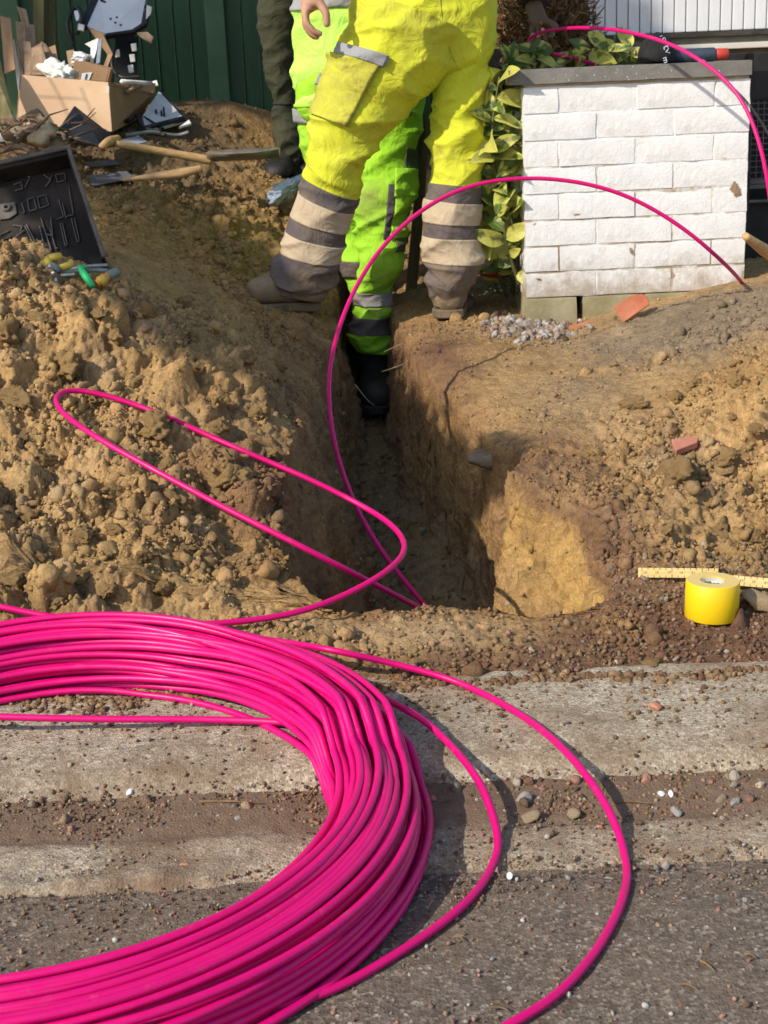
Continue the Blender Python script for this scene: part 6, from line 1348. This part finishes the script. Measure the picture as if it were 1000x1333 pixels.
SL1 = Limb([(430, -290, 490, -270, 4.15), (405, -200, 455, -190, 4.12), (395, -110, 436, -105, 4.07), (393, -48, 424, -46, 4.05)], 4.1, .9, .006, n=50, m=30, seed=90); SR1 = Limb([(640, -285, 690, -300, 4.15), (660, -220, 700, -230, 4.1), (650, -158, 684, -162, 4.06)], 4.1, .9, .006, n=50, m=30, seed=95)
cloth_obj('jacket', join(solid(JK1), solid(SL1), solid(SR1)), hv_y, w1)

# ------------------------------------------------------------------ the worker standing in the trench
D2 = 4.5
R2 = Limb([(450, 100, 562, 100, 4.52), (455, 160, 553, 160, 4.5), (461, 220, 543, 216, 4.47), (459, 275, 538, 270, 4.45), (463, 325, 525, 322, 4.44), (466, 350, 522, 347, 4.44), (463, 378, 512, 378, 4.46), (459, 410, 511, 410, 4.46), (456, 438, 514, 440, 4.46), (461, 456, 508, 460, 4.46)], D2, .9, .005, [(.50, .16, .008), (.88, .10, .010)], n=200, m=76, seed=140)
L2 = Limb([(384, 110, 475, 110, 4.62), (386, 165, 470, 165, 4.62), (398, 212, 470, 208, 4.62), (424, 262, 476, 258, 4.62), (440, 300, 482, 300, 4.6), (442, 335, 482, 335, 4.6), (450, 362, 488, 362, 4.6), (455, 400, 492, 402, 4.6), (458, 440, 494, 442, 4.6)], 4.6, .9, .005, [(.55, .15, .008)], n=120, seed=170)
P2 = Limb([(384, 60, 560, 60, 4.56), (382, 110, 562, 108, 4.56), (388, 150, 556, 145, 4.56), (420, 175, 530, 172, 4.56)], 4.56, .6, .004, n=40, m=60, seed=181)
g2 = P(485, 515, 4.5); w2 = person('person', Vector((g2.x, 4.5, float(floor_z(np.array([4.5]))[0]))), 'worker in green hi-vis jacket and trousers standing down in the trench')
st = P(475, 262, 4.36); st2 = P(492, 355, 4.4); st3 = P(488, 405, 4.4)
def d2(c):
    b_ = lambda q, r_: np.exp(-((c-np.array(q[:]))**2).sum(1)/r_**2); return np.clip(.05+1.0*b_(st, .055)+.45*b_(st2, .05)+.7*b_(st3, .03), 0, 1)
cloth_obj('trousers', join(solid(P2), solid(R2), solid(L2)), hv_g, w2, d2)
for L_, vb in ((R2, (((376, 397), refl), ((411, 431), navy))), (L2, (((338, 360), navy),))):
    for (a_, b_), mt in vb: cloth_obj('reflective_band', L_.shell(L_.at_v(a_), L_.at_v(b_), .006), grey_r if mt is refl else navy, w2, lambda c: .4+0*c[:, 0])
cloth_obj('knee_pocket', R2.shell(R2.at_v(245), R2.at_v(312), .008, math.pi*1.62, math.pi*1.90, 16, False, .006), hv_g, w2); cloth_obj('pocket_flap', R2.shell(R2.at_v(226), R2.at_v(262), .011, math.pi*1.60, math.pi*1.92, 16, False, .006), hv_g, w2); cloth_obj('navy_panel', R2.shell(R2.at_v(200), R2.at_v(330), .0045, math.pi*1.72, math.pi*2.10, 14, False, .003), green_d, w2); cloth_obj('navy_panel', R2.shell(R2.at_v(246), R2.at_v(312), .0048, math.pi*1.54, math.pi*1.62, 6, False, .003), navy, w2)
JK2 = Limb([(420, -330, 530, -330, 4.6), (385, -290, 565, -290, 4.58), (378, -200, 568, -200, 4.57), (379, -60, 566, -60, 4.56), (379, 40, 565, 30, 4.56), (378, 100, 564, 95, 4.56), (381, 140, 560, 134, 4.56)], 4.56, .62, .005, [(.95, .1, .004), (.6, .2, .003)], n=120, m=72, seed=200)
cloth_obj('jacket', solid(JK2), hv_j, w2, lambda c: .03+0*c[:, 0])
cloth_obj('reflective_band', JK2.shell(JK2.at_v(-12), JK2.at_v(14), .004), grey_r, w2); cloth_obj('hem_band', JK2.shell(JK2.at_v(136), JK2.at_v(140), .003), hv_g, w2)
cloth_obj('hip_flap', L2.shell(L2.at_v(141), L2.at_v(159), .013, math.pi*.96, math.pi*1.36, 14, False, .008), grey_r, w2)
tw_ = P(533, 146, 4.36); V, F = ICO[2]; o = obj_pd('pocket_tag', V*np.array([.010, .008, .013]), F, grey_r); dirt_attr(o, lambda c: 0*c[:, 0]); o.location = tw_; o.parent = w2; o.matrix_parent_inverse = Matrix.Translation(-Vector(w2.location))
bz = g2.z
boot(w2, P(487, 515, 4.5)+Vector((0, .06, -.01)), Vector((.05, -1, 0)), L=.28, w_=.11, h=.12, shaft=P(485, 445, 4.48), mat=rubber, solem=rubber); boot(w2, P(476, 512, 4.66)+Vector((-.0, .05, -.01)), Vector((-.05, -1, 0)), L=.28, w_=.105, h=.12, shaft=P(474, 440, 4.6), mat=rubber, solem=rubber)
std_body(w2, P(472, 90, 4.56), (P(475, 465, 4.6), P(487, 465, 4.47)), P(472, -180, 4.56), P(472, -330, 4.56), (P(420, -110, 4.35), P(530, -110, 4.35)), knees=(P(460, 300, 4.6), P(495, 280, 4.46)))
for sg, rows in ((-1, [(395, -290, 440, -270, 4.56), (375, -200, 420, -195, 4.48), (402, -115, 436, -112, 4.37)]), (1, [(525, -280, 570, -290, 4.56), (535, -200, 580, -200, 4.48), (512, -112, 546, -115, 4.37)])): cloth_obj('sleeve', solid(Limb(rows, 4.5, .9, .005, n=40, m=28, seed=220+sg)), hv_j, w2, lambda c: .05+0*c[:, 0])
tag(tube('wooden_pole', [P(553, 150, 4.62), P(546, 260, 4.60), P(533, 400, 4.58), P(528, 440, 4.58)], [.016, .017, .018, .018], worn('dark_wood', (.09, .065, .03), (.15, .11, .05), 8, .7, .25, .3, 50, sc3=(6, 6, 1)), n=30, ns=12), 'dark wooden shovel handle standing in the trench between the two workers', 'tool handle')

# ------------------------------------------------------------------ the third person in olive trousers, behind on the left
D3 = 5.45
L3 = Limb([(332, -60, 392, -60), (334, 0, 390, 0), (338, 50, 387, 50), (347, 95, 386, 95), (354, 135, 388, 135), (358, 178, 394, 178), (360, 205, 396, 205), (361, 225, 394, 227)], D3, 1.0, .005, [(.9, .14, .009), (.55, .12, .005)], n=110, seed=260)
R3_ = Limb([(378, -60, 440, -60), (382, 0, 436, 0), (388, 60, 432, 60), (394, 130, 432, 130), (396, 180, 434, 180), (398, 226, 434, 228)], D3+.12, 1.0, .005, [(.9, .14, .009)], n=90, seed=280)
P3 = Limb([(330, -130, 440, -130), (328, -70, 442, -70), (332, -40, 440, -40), (350, -15, 425, -15)], D3+.06, .68, .004, n=36, m=50, seed=290)
w3_ = person('person', Vector((P(385, 225, D3).x, D3, P(385, 228, D3).z)), 'person in dark olive trousers standing behind on the left of the workers'); cloth_obj('trousers', join(solid(P3), solid(L3), solid(R3_)), olive_c, w3_, lambda c: .08+0*c[:, 0])
cloth_obj('knee_seam', L3.shell(L3.at_v(133), L3.at_v(136), .004), dark_c, w3_)
for (u, D_) in ((376, D3), (414, D3+.12)): boot(w3_, P(u, 236, D_)+Vector((0, .1, -.005)), Vector((-.15, -1, 0)), L=.28, w_=.10, h=.11, shaft=P(u+1, 215, D_), mat=rubber, solem=rubber)
JK3 = Limb([(345, -330, 425, -330), (318, -300, 452, -300), (320, -200, 450, -200), (326, -105, 444, -105)], D3+.06, .6, .005, n=50, m=50, seed=300); cloth_obj('jacket', solid(JK3), dark_c, w3_)
std_body(w3_, P(385, -70, D3+.06), (P(377, 215, D3), P(415, 215, D3+.12)), P(385, -240, D3+.06), P(385, -345, D3+.06), (P(345, -120, D3-.25), P(425, -120, D3-.25)), knees=(P(367, 95, D3-.02), P(412, 95, D3+.1)))
for rows in ([(320, -300, 350, -285, D3+.06), (315, -200, 350, -195, D3-.05), (332, -125, 358, -122, D3-.23)], [(420, -285, 452, -300, D3+.06), (420, -195, 455, -200, D3-.05), (412, -122, 440, -125, D3-.23)]): cloth_obj('sleeve', solid(Limb(rows, D3, .9, .004, n=34, m=26, seed=310)), dark_c, w3_)

# ------------------------------------------------------------------ the fourth person: a dark sleeve and glove reach over the bush
D4 = 5.75
g4 = drop(P(700, 100, D4).x, D4)[0]; w4 = person('person', Vector((P(700, 100, D4).x, D4, g4.z)), 'person in dark clothes behind the dry bush whose gloved hand holds the duct')
fx4 = P(700, 100, D4).x
def Q4(dx, y, z): return Vector((fx4+dx, D4+y, g4.z+z))
def limb4(pts, rad, name, mat):
    Cn = spline(pts, 40); V, F = tube_arrays(Cn, np.interp(np.linspace(0, 1, 40), np.linspace(0, 1, len(rad)), rad), 22); V = V + (fbm(V*9, 3)*.012)[:, None]; return cloth_obj(name, (V, F), mat, w4)
limb4([Q4(-.09, 0, .92), Q4(-.10, -.02, .5), Q4(-.10, .02, .07)], [.10, .075, .065], 'trouser_leg', dark_c); limb4([Q4(.09, 0, .92), Q4(.10, -.02, .5), Q4(.10, .02, .07)], [.10, .075, .065], 'trouser_leg', dark_c)
limb4([Q4(0, .02, .84), Q4(0, -.02, 1.0), Q4(0, -.10, 1.28), Q4(0, -.14, 1.46)], [.155, .16, .175, .10], 'jacket', dark_c)
hw4 = P(697, 14, 4.85)
limb4([Q4(-.16, -.12, 1.40), Q4(-.20, -.45, 1.22), Vector(hw4)+Vector((-.01, .16, .17)), Vector(hw4)+Vector((0, .015, .022))], [.065, .055, .046, .040], 'sleeve', dark_c); limb4([Q4(.16, -.12, 1.40), Q4(.22, -.2, 1.15), Q4(.20, -.42, 1.02)], [.065, .052, .04], 'sleeve', dark_c)
for sx_ in (-.10, .10): boot(w4, Q4(sx_, .08, 0), Vector((0, -1, 0)), L=.28, w_=.10, h=.11, shaft=Q4(sx_, .02, .14), mat=rubber, solem=rubber)
hand4 = {'palm': P(703, 32, 4.82), 'fingers': [[P(712, 36, 4.80), P(720, 43, 4.77), P(716, 49, 4.74)], [P(706, 39, 4.80), P(712, 47, 4.77), P(709, 52, 4.74)], [P(699, 40, 4.80), P(703, 49, 4.77), P(700, 53, 4.74)], [P(692, 38, 4.80), P(694, 47, 4.77), P(692, 51, 4.74)]], 'thumb': [P(712, 28, 4.78), P(722, 32, 4.74), P(725, 41, 4.72)]}
std_body(w4, Q4(0, .02, .95), (Q4(-.10, .02, .10), Q4(.10, .02, .10)), Q4(0, -.10, 1.30), Q4(0, -.2, 1.62), (hw4, Q4(.20, -.44, 1.0)), mat=glove_m, knees=(Q4(-.10, -.03, .5), Q4(.10, -.03, .5)), hand_pts=(hand4, None))
